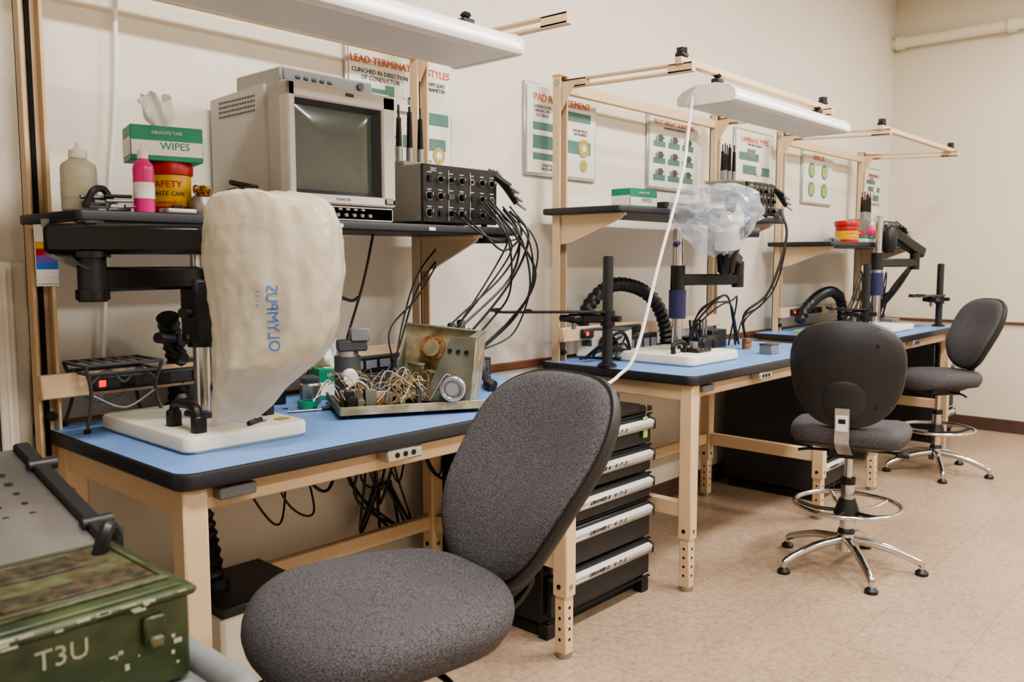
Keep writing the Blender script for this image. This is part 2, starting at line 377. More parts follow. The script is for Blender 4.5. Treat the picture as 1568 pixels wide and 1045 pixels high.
# ------------------------------------------------------------------ posters
def poster(x0,x1,z0,z1,head,kind,hs=.05):
    b=B('wall_poster'); w=x1-x0;h=z1-z0; y=WY
    b.box(((x0+x1)/2,y-.008,(z0+z1)/2),(w,.014,h),'alu',.003)
    b.box(((x0+x1)/2,y-.017,(z0+z1)/2),(w-.03,.004,h-.03),'paper')
    T=lambda x,z:Matrix.Translation((x,y-.021,z))@Matrix.Rotation(math.pi/2,4,'X')
    b.text(head,hs,'orange',T((x0+x1)/2,z1-.07),ext=.001)
    def R(u0,u1,v0,v1,k,d=0): b.box((x0+w*(u0+u1)/2,y-.0205-d,z0+h*(v0+v1)/2),(w*(u1-u0),.003,h*(v1-v0)),k,.0008)
    def D(u,v,r,k,d=0): b.cyl((x0+w*u,y-.018,z0+h*v),(x0+w*u,y-.0225-d,z0+h*v),r,k,seg=24)
    def TX(s_,u,v,sz=.02): b.text(s_,sz,'dkgrey',T(x0+w*u,z0+h*v))
    if kind==0:
        TX('CLINCHED IN DIRECTION\nOF CONDUCTOR',.3,.74,.024); TX('MINIMUM LEAD\nONE DIAMETER',.78,.74,.022)
        R(.12,.2,.6,.66,'paper');R(.1,.34,.56,.64,'pgreen');R(.34,.42,.6,.68,'pgreen');R(.5,.62,.6,.68,'paper');R(.55,.7,.56,.62,'pgreen');R(.75,.95,.42,.52,'pgreen')
        R(.08,.35,.38,.48,'pgreen');D(.3,.43,.03,'ptan',.001);R(.08,.42,.12,.2,'pgreen');R(.5,.92,.2,.3,'pgreen');D(.85,.16,.034,'ptan');D(.85,.16,.016,'paper',.001)
        TX('2 TIMES\nCONDUCTOR WIDTH',.6,.5,.018); TX('MAXIMUM 1 1/2 DIA.',.3,.27,.018); TX('NOT BEYOND PAD',.65,.1,.016); TX('45',.6,.68,.02)
    elif kind==1:
        TX('CONDUCTOR\nMISSING OR\nCUT BACK',.22,.7,.02); R(.42,.9,.66,.76,'pgreen');R(.1,.5,.5,.58,'pgreen');R(.1,.9,.3,.44,'pgreen')
        D(.8,.37,.045,'ptan',.001);D(.8,.37,.018,'paper',.002);R(.1,.55,.18,.25,'pgreen');TX('EYELET IS FREE OF\nSPLITS OR CRACKS',.35,.1,.018)
        D(.8,.17,.03,'ptan'); TX('SOLDER FILLET\n360 DEGREES',.75,.54,.018)
    elif kind==2:
        TX('SOLDER FILLET PARAMETERS',.5,.78,.018)
        for i in range(3):
            for j in range(3):
                u=.1+.28*i;v=.12+.21*j
                R(u,u+.22,v,v+.07,'pgreen'); R(u+.04,u+.09,v+.07,v+.13,'grey',.001);R(u+.09,u+.17,v+.07,v+.15,'dkgrey',.001); TX('MIN',u+.18,v+.11,.014)
    elif kind==3:
        TX('WIRE WRAP CLEARANCE',.5,.78,.018)
        R(.1,.6,.55,.66,'pgreen');R(.2,.9,.35,.48,'pgreen');R(.1,.4,.12,.25,'ptan');R(.5,.85,.1,.26,'pgreen'); R(.3,.5,.6,.72,'grey',.001); D(.6,.42,.04,'paper',.002)
    else:
        for i in range(2):
            for j in range(2): D(.28+.42*i,.26+.34*j,.055,'pgreen');D(.28+.42*i,.26+.34*j,.042,'greenboard',.001);D(.28+.42*i,.26+.34*j,.02,'ptan',.002)
    return b.done(origin=((x0+x1)/2,y,(z0+z1)/2))
poster(2.02,2.58,1.81,2.29,'LEAD TERMINATION STYLES',0,.041)
poster(3.05,3.61,1.85,2.29,'PAD REPLACEMENT',1,.05)
poster(4.09,4.64,1.85,2.30,'FILLET HEIGHT GUIDELINES',2,.036)
poster(5.10,5.65,1.86,2.31,'LAMINATE TYPES',3)
poster(6.14,6.70,1.87,2.29,'DEFECTS',4)
poster(7.38,7.77,1.93,2.24,'CONTACTS',3)

# ------------------------------------------------------------------ drawer cabinets
def cabinet(x0,x1,top=.82,letters=True):
    b=B('drawer_cabinet'); y0=2.0;y1=2.62; w=x1-x0
    b.box(((x0+x1)/2,(y0+y1)/2+.01,top/2+.03),(w,y1-y0-.02,top-.06),'blkpaint',.005)
    b.box(((x0+x1)/2,(y0+y1)/2,top-.01),(w+.01,y1-y0+.01,.022),'black',.004)
    b.box(((x0+x1)/2,(y0+y1)/2+.02,.02),(w-.04,y1-y0-.08,.04),'black')
    for xx in (x0+.03,x1-.03): b.box((xx,y0+.02,.03),(.05,.05,.06),'black',.004)
    for z in (.07,.24,.42,.53,.655,.79): b.box(((x0+x1)/2,y0-.006,z),(w-.01,.012,.006),'hole')
    zz=[(.66,.79),(.54,.655),(.42,.535),(.25,.415),(.08,.245)]
    for i,(a,c) in enumerate(zz):
        b.box(((x0+x1)/2,y0-.002,(a+c)/2),(w-.03,.02,c-a-.012),'blkpaint',.004)
        b.box(((x0+x1)/2,y0-.022,c-.035),(w-.05,.03,.030),'drawerlabel',.006,rot=(.35,0,0))
        b.box(((x0+x1)/2,y0-.030,c-.054),(w-.05,.01,.010),'steel',.002)
        for ss in(-1,1): b.box(((x0+x1)/2+ss*(w/2-.02),y0-.02,c-.04),(.012,.035,.05),'black',.004)
        if letters:
            Mx=Matrix.Translation(((x0+x1)/2,y0-.022,c-.035))@Matrix.Rotation(.35,4,'X')@Matrix.Translation((0,-.0158,0))@Matrix.Rotation(math.pi/2,4,'X')
            b.text('DRAWER '+'TABCD'[i]+'    4 - 7 - 5',.026,'black',Mx,ext=.001)
    return b.done(origin=((x0+x1)/2,(y0+y1)/2,0))
cabinet(2.38,3.08); cabinet(4.9,5.32); cabinet(7.14,7.6)
b=B('hanging_key_tag'); b.box((3.0,1.975,.74),(.03,.008,.09),'greenboard',.003); b.tube([(3.0,1.975,.785),(3.0,1.97,.83),(3.0,2.0,.835)],.002,'steel',n=4); b.done(origin=(3.0,1.975,.74))

# ------------------------------------------------------------------ chairs
def chair(name,loc,face,sz,rec,bw=.47,bh=.5,bz=.36,by=-.27,base=True,sw=.5,ring=True,br=.33,brot=0,ringz=.3,taper=.10):
    b=B(name)
    ol=selip(sw,sw*.98,3.0,.04)
    def df(p):
        q=p.copy(); r=(p.x/(sw/2))**2; q.z+=.012*r; 
        if p.y>.08: q.z-=.35*(p.y-.08)**2*4
        if p.y<-.12: q.z+=(p.y+.12)**2*1.6
        return q
    T=Matrix.Translation((0,0,sz))
    b.pad(ol,[(.0,.0),(.5,-.002),(.8,-.006),(.9,-.013),(.965,-.027),(.995,-.045),(1.0,-.06),(.985,-.078),(.95,-.09)],'fabric',df,T,c1=False)
    b.pad(ol,[(.95,-.088),(.93,-.1),(.6,-.115),(.0,-.115)],'shell',df,T,c0=False)
    Tb=Matrix.Translation((0,by,sz+bz))@Matrix.Rotation(math.radians(90+rec),4,'X')
    ob=selip(bw,bh,2.5,taper)
    def db(p):
        q=p.copy(); q.z-=.9*p.x*p.x; q.z-=.35*max(0,p.y)**2
        q.z-=.014*math.exp(-((p.y+.1)/.12)**2)
        return q
    b.pad(ob,[(0,-.03),(.25,-.03),(.5,-.03),(.8,-.027),(.93,-.018),(.985,-.004),(.985,.008)],'fabric',db,Tb,c1=False)
    b.pad(ob,[(.985,.002),(1.02,.004),(1.035,.018),(1.01,.036),(.9,.048),(.6,.056),(.3,.057),(0,.057)],'shell',db,Tb,c0=False)
    def dpod(p): return db(p+V((0,-bh*.24,0)))
    b.pad(selip(bw*.40,bh*.40,2.4),[(1.0,.046),(.96,.058),(.86,.064),(.4,.066),(0,.066)],'shell',dpod,Tb,c0=False)
    for sx in(-.35,.35):
        for sy in(-.3,.3): b.cyl(db(V((sx*bw*.8,sy*bh,.05))),db(V((sx*bw*.8,sy*bh,.056))),.007,'black',seg=10,Mx=Tb)
    pb=Tb@V((0,-bh*.30,.070)); pm=Tb@V((0,-bh*.54,.068))
    path=smooth_path([tuple(pb),tuple(pm),(0,min(by,pm.y)+.01,sz-.06),(0,by+.10,sz-.128),(0,-.02,sz-.13)],6)
    rings=[]
    for i,pnt in enumerate(path):
        t=(path[min(i+1,len(path)-1)]-path[max(i-1,0)]).normalized(); n=V((1,0,0)).cross(t).normalized()
        rings.append([pnt+V((.03,0,0))+n*.006,pnt-V((.03,0,0))+n*.006,pnt-V((.03,0,0))-n*.006,pnt+V((.03,0,0))-n*.006])
    b.loft(rings,'alu' if rec<20 else 'black')
    Ml=Tb@Matrix.Translation((0,-bh*.44,.080)); b.box((0,0,0),(.05,.07,.004),'label',.001,Mx=Ml)
    b.box((0,.01,.0025),(.03,.02,.001),'black',Mx=Ml)
    b.box((0,0,sz-.135),(.17,.22,.05),'black',.01); b.tube([(.08,.02,sz-.14),(.17,.03,sz-.14),(.23,.04,sz-.15)],.007,'black'); b.cyl((.2,.03,sz-.147),(.25,.045,sz-.152),.014,'black')
    b.tube([(-.08,-.04,sz-.14),(-.17,-.05,sz-.14),(-.22,-.05,sz-.15)],.007,'black')
    b.cyl((0,0,.1),(0,0,sz-.3),.03,'chrome'); b.cyl((0,0,sz-.32),(0,0,sz-.14),.018,'chrome'); b.cyl((0,0,sz-.3),(0,0,sz-.27),.034,'black')
    if base:
        for i in range(5):
            a=math.radians(brot+72*i); d=V((math.cos(a),math.sin(a),0)); 
            P=[d*.03+V((0,0,.135)),d*br*.5+V((0,0,.115)),d*br*.9+V((0,0,.068)),d*br+V((0,0,.05))]
            b.tube([tuple(x) for x in P],lambda i:.021-.0003*i,'chrome',seg=12,n=6)
            e=d*br; b.cyl(e+V((0,0,.02)),e+V((0,0,.055)),.012,'chrome'); b.lathe([(.02,0),(.029,.004),(.029,.014),(.016,.026),(.01,.03)],'black',at=e)
        b.cyl((0,0,.085),(0,0,.165),.045,'chrome',r2=.036)
        b.lathe([(.04,.165),(.036,.18),(.03,.19)],'black')
    if ring:
        b.torus((0,0,ringz),.235,.0115,'chrome')
        b.lathe([(.04,ringz-.05),(.06,ringz-.045),(.05,ringz-.01),(.036,ringz+.03)],'black')
        for i in range(5):
            a=math.radians(brot+36+72*i); d=V((math.cos(a),math.sin(a),0))
            b.tube([d*.05+V((0,0,ringz-.03)),d*.15+V((0,0,ringz-.025)),d*.232+V((0,0,ringz))],.009,'black' if i%2 else 'chrome',n=4)
    return b.done(loc=loc,rz=math.radians(face-90))
chair('office_chair',(1.085,1.37,0),170,.755,35,bw=.46,bh=.54,bz=.18,by=-.405,sw=.525,ringz=.3,taper=.14)
chair('drafting_stool',(3.95,1.47,0),14,.70,5,bw=.465,bh=.46,bz=.245,by=-.24,sw=.52,brot=80)
chair('drafting_stool',(6.2,1.72,0),140,.70,24,bw=.45,bh=.50,bz=.25,by=-.27,sw=.48,brot=10)

# ------------------------------------------------------------------ microscope 1 on boom stand with dust cover
PX,PYY=1.18,2.27
b=B('stereo_microscope_boom_stand')
ol=rrect(PX-.19,PX+.17,2.0,2.53,.03)
slab(b,ol,TZ,TZ+.045,'offwhite',.009)
b.cyl((PX,PYY,TZ+.04),(PX,PYY,1.50),.026,'chrome',seg=28)
b.box((PX+.01,PYY,TZ+.05),(.10,.10,.02),'navy',.006)
b.box((PX,PYY,1.30),(.085,.09,.19),'black',.012); b.cyl((PX,PYY,1.20),(PX,PYY,1.42),.040,'blackgl',seg=24)
for z in (1.24,1.36): b.cyl((PX+.02,PYY-.04,z),(PX+.035,PYY-.075,z),.012,'black',seg=14)
for z in (1.23,1.30,1.37): b.cyl((PX-.043,PYY-.01,z),(PX-.047,PYY-.01,z),.007,'steel',seg=10)
b.cyl((PX-.04,PYY-.02,1.30),(PX-.08,PYY-.05,1.30),.014,'black')
A=V((.86,2.20,0)); Pp=V((PX,PYY,0))
b.beam((A.x-.01,A.y,1.395),(PX,PYY,1.395),.05,.062,'blackgl',.008)
b.cyl((A.x,A.y,1.34),(A.x,A.y,1.53),.034,'black',seg=24); b.cyl((A.x,A.y,1.345),(A.x,A.y,1.37),.04,'blackgl'); b.cyl((A.x,A.y,1.45),(A.x,A.y,1.465),.045,'blackgl')
E=V((1.20,2.02,0)); dA=(E-A).normalized()
s0=A-dA*.10
b.beam((s0.x,s0.y,1.495),(E.x,E.y,1.495),.075,.075,'blackgl',.012)
b.box((A.x,A.y-.005,1.535),(.05,.05,.012),'black',.004)
b.poly([(s0.x,s0.y-.03,1.46),(A.x+.03,A.y-.03,1.46),(A.x+.01,A.y-.03,1.42),(A.x-.02,A.y-.03,1.42)],(0,.06,0),'blackgl')
b.cyl((E.x,E.y,1.40),(E.x,E.y,1.56),.03,'black')
b.lathe([(.03,1.25),(.05,1.27),(.055,1.36),(.04,1.42)],'black',at=(1.22,1.98,0))
for hx,hy in ((PX-.13,2.12),(PX+.13,2.22)):
    b.tube([(hx,hy-.07,TZ+.04),(hx,hy-.065,TZ+.09),(hx,hy-.04,TZ+.11),(hx,hy+.04,TZ+.11),(hx,hy+.065,TZ+.09),(hx,hy+.07,TZ+.04)],.013,'black',n=5)
    b.box((hx,hy-.068,TZ+.065),(.035,.03,.05),'black',.006); b.box((hx,hy+.068,TZ+.065),(.035,.03,.05),'black',.006)
b.cyl((PX+.12,2.06,TZ+.044),(PX+.12,2.06,TZ+.047),.022,'ptan'); b.box((PX+.03,2.05,TZ+.052),(.07,.012,.012),'black',.003,rot=(0,0,.5)); b.box((PX+.05,2.07,TZ+.052),(.05,.012,.012),'steel',.003,rot=(0,0,-.4))
b.done(origin=(PX,PYY,TZ))

Rv=V((.674,-.738,0)); Fv=V((.738,.674,0))
def bag(name,table,cent,k,dep,seed,amp=.05,fold=9,N=72,rings=46,crump=0,jit=0):
    cent=V(cent); zs=[t[0] for t in table]; zmax,zmin=zs[0],zs[-1]; rn=random.Random(5)
    def interp(z):
        for a,c in zip(table,table[1:]):
            if a[0]>=z>=c[0]:
                t=(a[0]-z)/(a[0]-c[0]+1e-9); return a[1]+(c[1]-a[1])*t,a[2]+(c[2]-a[2])*t
        return table[-1][1:]
    R=[]
    for i in range(rings+1):
        z=zmax+(zmin-zmax)*i/rings; u0,u1=interp(z); c=(u0+u1)/2; w=(u1-u0)/2
        r=[]
        for j in range(N):
            t=2*math.pi*(j+(i%2)*.5*(jit>0))/N; q=V((math.cos(t)*2.2+seed,math.sin(t)*2.2,z*5)); n=noise.fractal(q,.9,2.2,4)
            rd=0
            if crump:
                for s_,a_ in ((1.1,1),(2.3,.6),(4.6,.35)):
                    rd+=a_*(.45-abs(noise.noise(q*s_+V((seed,0,0)))*2))
            n2=abs(math.sin(t*fold*.5+z*3+seed+noise.noise(V((t,z*2.5,seed)))*2.0))
            tp=min(1,(zmax-z)/.10)
            rr=1+amp*n*.9+amp*.6*(n2-.5)*tp+crump*rd
            dd=min(dep,w*1.15)
            dz=amp*.1*noise.noise(V((t*2,z*6,seed+3)))+(crump*.12*noise.noise(q*3) if crump else 0)
            p=cent*1+Rv*(c+w*rr*math.cos(t))+Fv*(dd*rr*math.sin(t))+V((0,0,z+dz))
            if jit: p+=V((rn.uniform(-1,1),rn.uniform(-1,1),rn.uniform(-1,1)))*jit
            r.append(p)
        R.append(r)
    b=B(name); b.loft(R,k,True,False)
    return b,R
tab=[(1.618,-.73,-.58),(1.612,-.755,-.53),(1.60,-.775,-.49),(1.575,-.785,-.462),(1.54,-.788,-.448),(1.48,-.79,-.442),(1.41,-.79,-.44),(1.34,-.784,-.444),(1.28,-.778,-.455),(1.23,-.776,-.472),(1.19,-.776,-.50),(1.15,-.78,-.55),(1.11,-.784,-.60),(1.06,-.79,-.64),(1.025,-.79,-.68)]
cent0=Fv*2.22
b,R=bag('microscope_dust_cover',tab,cent0,'bag',.15,3.1,amp=.075,fold=11,N=110,rings=80,crump=.016)
tree=BVHTree.FromPolygons(b.v,b.f)
def pj(v):
    base=cent0+Rv*(-.585)+V((0,0,1.30)); P=base+Rv*(v.y)+V((0,0,v.x))-Fv*.5
    h=tree.ray_cast(P,Fv); 
    return (h[0]-Fv*.003) if h[0] else P+Fv*.35
b.text('OLYMPUS',.038,'bluetext',None,ext=0,proj=pj)
b.text('0 1 2 3',.014,'bluetext',None,ext=0,proj=lambda v:pj(V((v.x+.05,v.y-.035,0))))
b.done(origin=cent0+V((0,0,1.3)),ang=60)

# ------------------------------------------------------------------ shelf 1 items
SZ=1.57
b=B('video_monitor'); x0,x1=1.46,1.875; yf=2.25; z0,z1=SZ+.05,1.985
cx=(x0+x1)/2
b.loft([[(x0+.003,yf+.03,z0),(x1,yf+.03,z0),(x1,yf+.03,z1),(x0+.003,yf+.03,z1)],[(x0+.003,2.36,z0),(x1-.003,2.36,z0),(x1-.003,2.36,z1-.002),(x0+.003,2.36,z1-.002)],[(x0-.004,2.365,z0),(x1,2.365,z0),(x1,2.365,z1),(x0-.004,2.365,z1)],[(x0-.004,2.69,z0),(x1,2.69,z0),(x1,2.69,z1-.012),(x0-.004,2.69,z1-.012)]],'crt')
bt=.028
b.box((cx,yf+.015,z1-.025),(x1-x0,.05,.05),'bezel',.006); b.box((cx,yf+.015,z0+.015),(x1-x0,.05,.03),'bezel',.006)
b.box((x0+bt/2,yf+.015,(z0+z1)/2),(bt,.05,z1-z0-.004),'bezel',.006); b.box((x1-.0275,yf+.015,(z0+z1)/2),(.055,.05,z1-z0-.004),'bezel',.006)
sx0,sx1,sz0,sz1=x0+.028,x1-.055,z0+.03,z1-.05
b.loft([[(sx0,yf+.0,sz0),(sx1,yf+.0,sz0),(sx1,yf+.0,sz1),(sx0,yf+.0,sz1)],[(sx0+.016,yf+.028,sz0+.014),(sx1-.016,yf+.028,sz0+.014),(sx1-.016,yf+.028,sz1-.014),(sx0+.016,yf+.028,sz1-.014)]],'dkgrey',False,False)
g=[(x+(sx0+sx1)/2,y) for x,y in selip(sx1-sx0-.02,sz1-sz0-.02,14)]
b.loft([[(x,yf+.030,y+(sz0+sz1)/2) for x,y in g],[((x-(sx0+sx1)/2)*.75+(sx0+sx1)/2,yf+.024,y*.75+(sz0+sz1)/2) for x,y in g],[((x-(sx0+sx1)/2)*.3+(sx0+sx1)/2,yf+.020,y*.3+(sz0+sz1)/2) for x,y in g]],'screen',False,True)
b.text('MONITOR',.012,'grey',Matrix.Translation((cx-.01,yf-.0108,z0+.016))@Matrix.Rotation(math.pi/2,4,'X'))
b.box((x1-.03,yf-.012,z0+.02),(.03,.004,.02),'crtdk',.001); b.box((cx+.02,yf-.012,z1-.02),(.03,.004,.01),'dkgrey',.001)
for i in range(14):
    for dz in (.03,.045,.06,.075): b.box((x0-.005,2.42+.016*i,z1-dz),(.003,.008,.005),'dkgrey')
b.box((cx,2.40,SZ+.024),(x1-x0-.005,.30,.048),'crt',.006)
b.box((cx,2.252,SZ+.024),(x1-x0-.02,.004,.044),'bezel',.001)
for i in range(9): b.box((x0+.04+.03*i,yf-.002,SZ+.036),(.015,.008,.007),'crtdk',.002); b.cyl((x0+.05+.032*i,yf+.003,SZ+.018),(x0+.05+.032*i,yf-.01,SZ+.018),.006,'grey',seg=12)
b.done(origin=(cx,2.45,SZ))
b=B('video_recorder_deck'); b.box((1.68,2.47,2.017),(.36,.26,.05),'crtdk',.005); b.box((1.68,2.337,2.02),(.34,.006,.034),'grey',.002)
for i in range(5): b.box((1.56+.03*i,2.333,2.015),(.018,.005,.01),'dkgrey',.002)
b.cyl((1.8,2.335,2.02),(1.8,2.325,2.02),.012,'dkgrey'); b.box((1.86,2.47,2.005),(.2,.2,.03),'crt',.004)
for x in (1.53,1.83):
    for y in (2.37,2.58): b.cyl((x,y,1.984),(x,y,1.994),.012,'black',seg=12)
b.done(origin=(1.68,2.47,1.985))

def can(x,y,z,r=.058,h=.145,name='safety_waste_can',lid=.22):
    b=B(name); b.lathe([(r*.96,0),(r,.004),(r,h*.78),(r*.98,h*.8)],'yellow' if lid<.3 else 'red',at=(x,y,z),seg=36)
    if lid>.3: b.lathe([(r*1.0,h*.12),(r*1.02,h*.13),(r*1.02,h*.52),(r,h*.53)],'yellow',at=(x,y,z),seg=36)
    b.lathe([(r*1.0,0),(r*1.05,.004),(r*1.05,.02),(r*1.0,.024)],'red',at=(x,y,z),seg=36)
    b.lathe([(r*1.0,h*.76),(r*1.1,h*.78),(r*1.12,h*.93),(r*1.05,h),(r*.2,h)],'red',at=(x,y,z),seg=36)
    for j,(tx,sz) in enumerate((('SAFETY',.026),('WASTE CAN',.017),('FLAMMABLE',.015))):
        def pr(v,j=j,sz=sz):
            a=-math.radians(125)+v.x/r; return V((x+(r*1.02+.0012)*math.cos(a),y+(r*1.02+.0012)*math.sin(a),z+h*.58-j*.026+v.y))
        b.text(tx,sz,'red' if j!=1 else 'black',None,ext=0,proj=pr)
    return b.done(origin=(x,y,z))
can(1.15,2.37,SZ)
def tissuebox(name,c,d,rz,text='WIPES',tissue=True,k='greencart'):
    b=B(name); w,dp,h=d
    b.box((0,0,h/2),d,k,.002); b.box((0,-dp/2-.0006,h*.36),(w*.98,.0015,h*.42),'white'); b.box((-w/2-.0006,0,h*.4),(.0015,dp*.95,h*.5),'white')
    b.text(text,h*.3,'greencart',Matrix.Translation((.02,-dp/2-.002,h*.42))@Matrix.Rotation(math.pi/2,4,'X'))
    b.text('DELICATE TASK',h*.12,'white',Matrix.Translation((0,-dp/2-.001,h*.8))@Matrix.Rotation(math.pi/2,4,'X'))
    b.box((0,0,h+.0006),(w*.6,dp*.45,.0012),'white')
    if tissue:
        R=[]
        for i in range(9):
            t=i/8; r=[]
            for j in range(28):
                a=2*math.pi*j/28; s=1+.35*math.sin(a*5+t*3)+.2*noise.noise(V((a,t*4,w*9)))
                q=.010+.022*t+.006*math.sin(t*5)
                r.append((q*s*1.4*math.cos(a)-.02*t,q*s*.8*math.sin(a),h+.085*t+.014*math.sin(a*3+1)*t))
            R.append(r)
        b.loft(R,'tissue',c1=False)
    return b.done(loc=c,rz=rz)
tissuebox('tissue_wipes_box',(1.135,2.37,SZ+.146),(.19,.12,.095),-.25,'WIPES')
def bottle(name,x,y,z,r,h,body,cap,spout=True,lab=None):
    b=B(name); b.lathe([(r*.9,0),(r,.005),(r,h*.62),(r*.93,h*.68),(r*.5,h*.76),(r*.42,h*.78)],body,at=(x,y,z))
    b.lathe([(r*.5,h*.77),(r*.52,h*.79),(r*.5,h*.88),(r*.3,h*.9),(r*.14,h*.93),(r*.09,h)],cap,at=(x,y,z))
    if lab: b.lathe([(r*1.012,h*.2),(r*1.014,h*.21),(r*1.014,h*.42),(r*1.012,h*.43)],lab,at=(x,y,z))
    return b.done(origin=(x,y,z))
bottle('flux_bottle',1.035,2.28,SZ,.027,.185,'pink','white',lab='white')
bottle('squeeze_bottle',.90,2.36,SZ,.044,.18,'bottle','white',lab='liquid')
b=B('tip_cleaner'); b.lathe([(.034,0),(.036,.004),(.036,.035),(.03,.05),(.02,.055)],'steel',at=(1.205,2.29,SZ))
for i in range(70):
    a=random.random()*6.28; r0=random.random()*.02; c=V((1.205+r0*math.cos(a),2.29+r0*math.sin(a),SZ+.055+random.random()*.022))
    b.torus((0,0,0),.009,.0014,'gold',seg=8,Mx=Matrix.Translation(c)@Matrix.Rotation(random.random()*3,4,'X')@Matrix.Rotation(random.random()*3,4,'Y'))
b.done(origin=(1.205,2.29,SZ))
b=B('parts_tray'); slab(b,rrect(1.08,1.17,2.245,2.30,.012),SZ,SZ+.014,'steel',.003); b.box((1.12,2.27,SZ+.018),(.03,.02,.01),'black',.002); b.done(origin=(1.12,2.27,SZ))
b=B('cardboard_parts_box'); b.box((1.28,2.37,SZ+.03),(.07,.09,.06),'paper',.002); b.box((1.28,2.37,SZ+.061),(.072,.092,.012),'offwhite',.002); b.done(origin=(1.28,2.37,SZ))
b=B('coiled_cable')
b.tube([(1.34+.045*math.cos(t*.5)+.0,2.31+.035*math.sin(t*.5),SZ+.012+.0032*t) for t in range(0,30)],.008,'black',n=3); b.done(origin=(1.34,2.31,SZ))
b=B('hand_tool_pile')
for i in range(9):
    x=.87+random.random()*.11;y=2.26+random.random()*.03; a=random.uniform(-.5,.5)
    L=.07; b.cyl((x,y,SZ+.006+.004*i),(x+L*math.cos(a),y+abs(L*math.sin(a))*.5,SZ+.008+.004*i),.005,random.choice(['black','steel','grey','black']),seg=10)
b.tube([(.88,2.27,SZ+.01),(.90,2.27,SZ+.05),(.93,2.28,SZ+.055),(.95,2.28,SZ+.02)],.009,'black'); b.done(origin=(.88,2.28,SZ))

def station(x0,x1,y0,y1,z,h,seed=1,holder=True):
    b=B('soldering_station'); rn=random.Random(seed); cx=(x0+x1)/2;w=x1-x0
    b.box((cx,(y0+y1)/2,z+h/2+.006),(w,y1-y0,h-.012),'crtdk',.004)
    b.box((cx,y0-.004,z+h/2+.004),(w,.012,h-.01),'black',.003)
    for xx in(x0+.03,x1-.03):
        for yy in(y0+.03,y1-.03): b.cyl((xx,yy,z),(xx,yy,z+.014),.012,'black',seg=10)
    for j in range(3):
        for i in range(7):
            X=x0+w*(.08+.14*i); Z=z+h*(.2+.28*j)
            t=rn.random()
            if t<.45:
                r=rn.uniform(.009,.014); b.cyl((X,y0-.01,Z),(X,y0-.03,Z),r,'blackgl',r2=r*.85,seg=18); b.box((X,y0-.031,Z+r*.4),(.002,.002,r*.8),'white'); b.cyl((X,y0-.0095,Z),(X,y0-.0115,Z),r*1.35,'grey',seg=20)
            elif t<.6: b.cyl((X,y0-.01,Z),(X,y0-.014,Z),.012,'steel',seg=14); b.cyl((X,y0-.014,Z),(X,y0-.016,Z),.007,'hole',seg=12)
            elif t<.75: b.box((X,y0-.012,Z),(.03,.004,.02),'dkgrey',.001)
            else: b.box((X,y0-.012,Z),(.014,.01,.022),'blackgl',.002)
            b.box((X,y0-.011,Z+.022),(.02,.001,.003),'label')
    for u in (.33,.62): b.box((x0+w*u,y0-.0105,z+h*.5),(.002,.001,h*.85),'label')
    b.text('SRS',.02,'label',Matrix.Translation((x0+.05,y0-.011,z+h-.02))@Matrix.Rotation(math.pi/2,4,'X'))
    for i in range(3):
        X=x1-.02+.02*i; b.cyl((X,y0+.02,z+h),(X+.05,y0-.05,z+h-.06-.03*i),.013,'black',seg=12); b.cyl((X+.05,y0-.05,z+h-.06-.03*i),(X+.07,y0-.08,z+h-.085-.03*i),.006,'steel',seg=8)
    b.lathe([(.02,0),(.032,.02),(.034,.04),(.02,.06)],'bezel',at=(x1+.045,y0-.01,z))
    if holder:
        b.box((x0+.07,y0+.18,z+h+.008),(.13,.16,.018),'crtdk',.004)
        for i in range(5):
            X=x0+.02+.026*i; Y=y0+.14+.03*(i%2)
            b.cyl((X,Y,z+h+.01),(X,Y,z+h+.07),.013,'steel',seg=12); b.cyl((X,Y,z+h+.06),(X,Y,z+h+.16+.02*(i%3)),.012,'blackgl',seg=12,r2=.009); b.cyl((X,Y,z+h+.14),(X,Y,z+h+.22),.004,'black',seg=8)
    return b.done(origin=(cx,(y0+y1)/2,z))
station(2.02,2.40,2.28,2.55,SZ,.215)
station(4.36,4.70,2.24,2.5,1.69,.19,seed=4)
station(6.5,6.85,2.24,2.5,1.57,.17,seed=6)
b=B('under_shelf_power_box'); b.box((2.40,2.33,1.525),(.12,.12,.03),'black',.004); b.box((2.40,2.268,1.525),(.10,.004,.02),'dkgrey',.001); b.done(origin=(2.40,2.33,1.54))

def cables(name,paths,r=.0045,k='black'):
    b=B(name)
    for pth in paths: b.tube(pth,r if not isinstance(r,(list,tuple)) else random.choice(r),k,seg=7,n=8)
    return b.done(origin=paths[0][0])
P=[]
for i in range(5):
    xa=2.30+.035*i; P.append([(xa,2.24,SZ+U(.05,.12)),(xa+U(0,.06),2.16,SZ-.03),(xa+U(-.04,.04),2.2,U(1.34,1.44)),(xa-U(.12,.25),2.27,U(1.14,1.22)),(xa-U(.25,.38),2.34,U(1.02,1.08)),(xa-U(.3,.45),2.38,.975)])
for i in range(5):
    xa=2.28+.04*i; xb=2.24+U(0,.18); P.append([(xa,2.24,SZ+U(.03,.1)),(xa+.05,2.15,SZ-U(.02,.08)),(xb+.1,2.17,U(1.3,1.4)),(xb+.06,2.24,U(1.16,1.24)),(xb-.1,2.3,U(1.04,1.1)),(xb-.05,2.36,.975)])
P.append([(2.15,2.25,SZ+.05),(2.16,2.18,SZ+.0),(2.28,2.17,SZ-.05),(2.42,2.17,SZ-.04),(2.47,2.22,SZ+.03)])
P.append([(2.2,2.25,SZ+.04),(2.22,2.18,SZ-.02),(2.33,2.17,SZ-.09),(2.44,2.18,SZ-.03),(2.46,2.22,SZ+.04)])
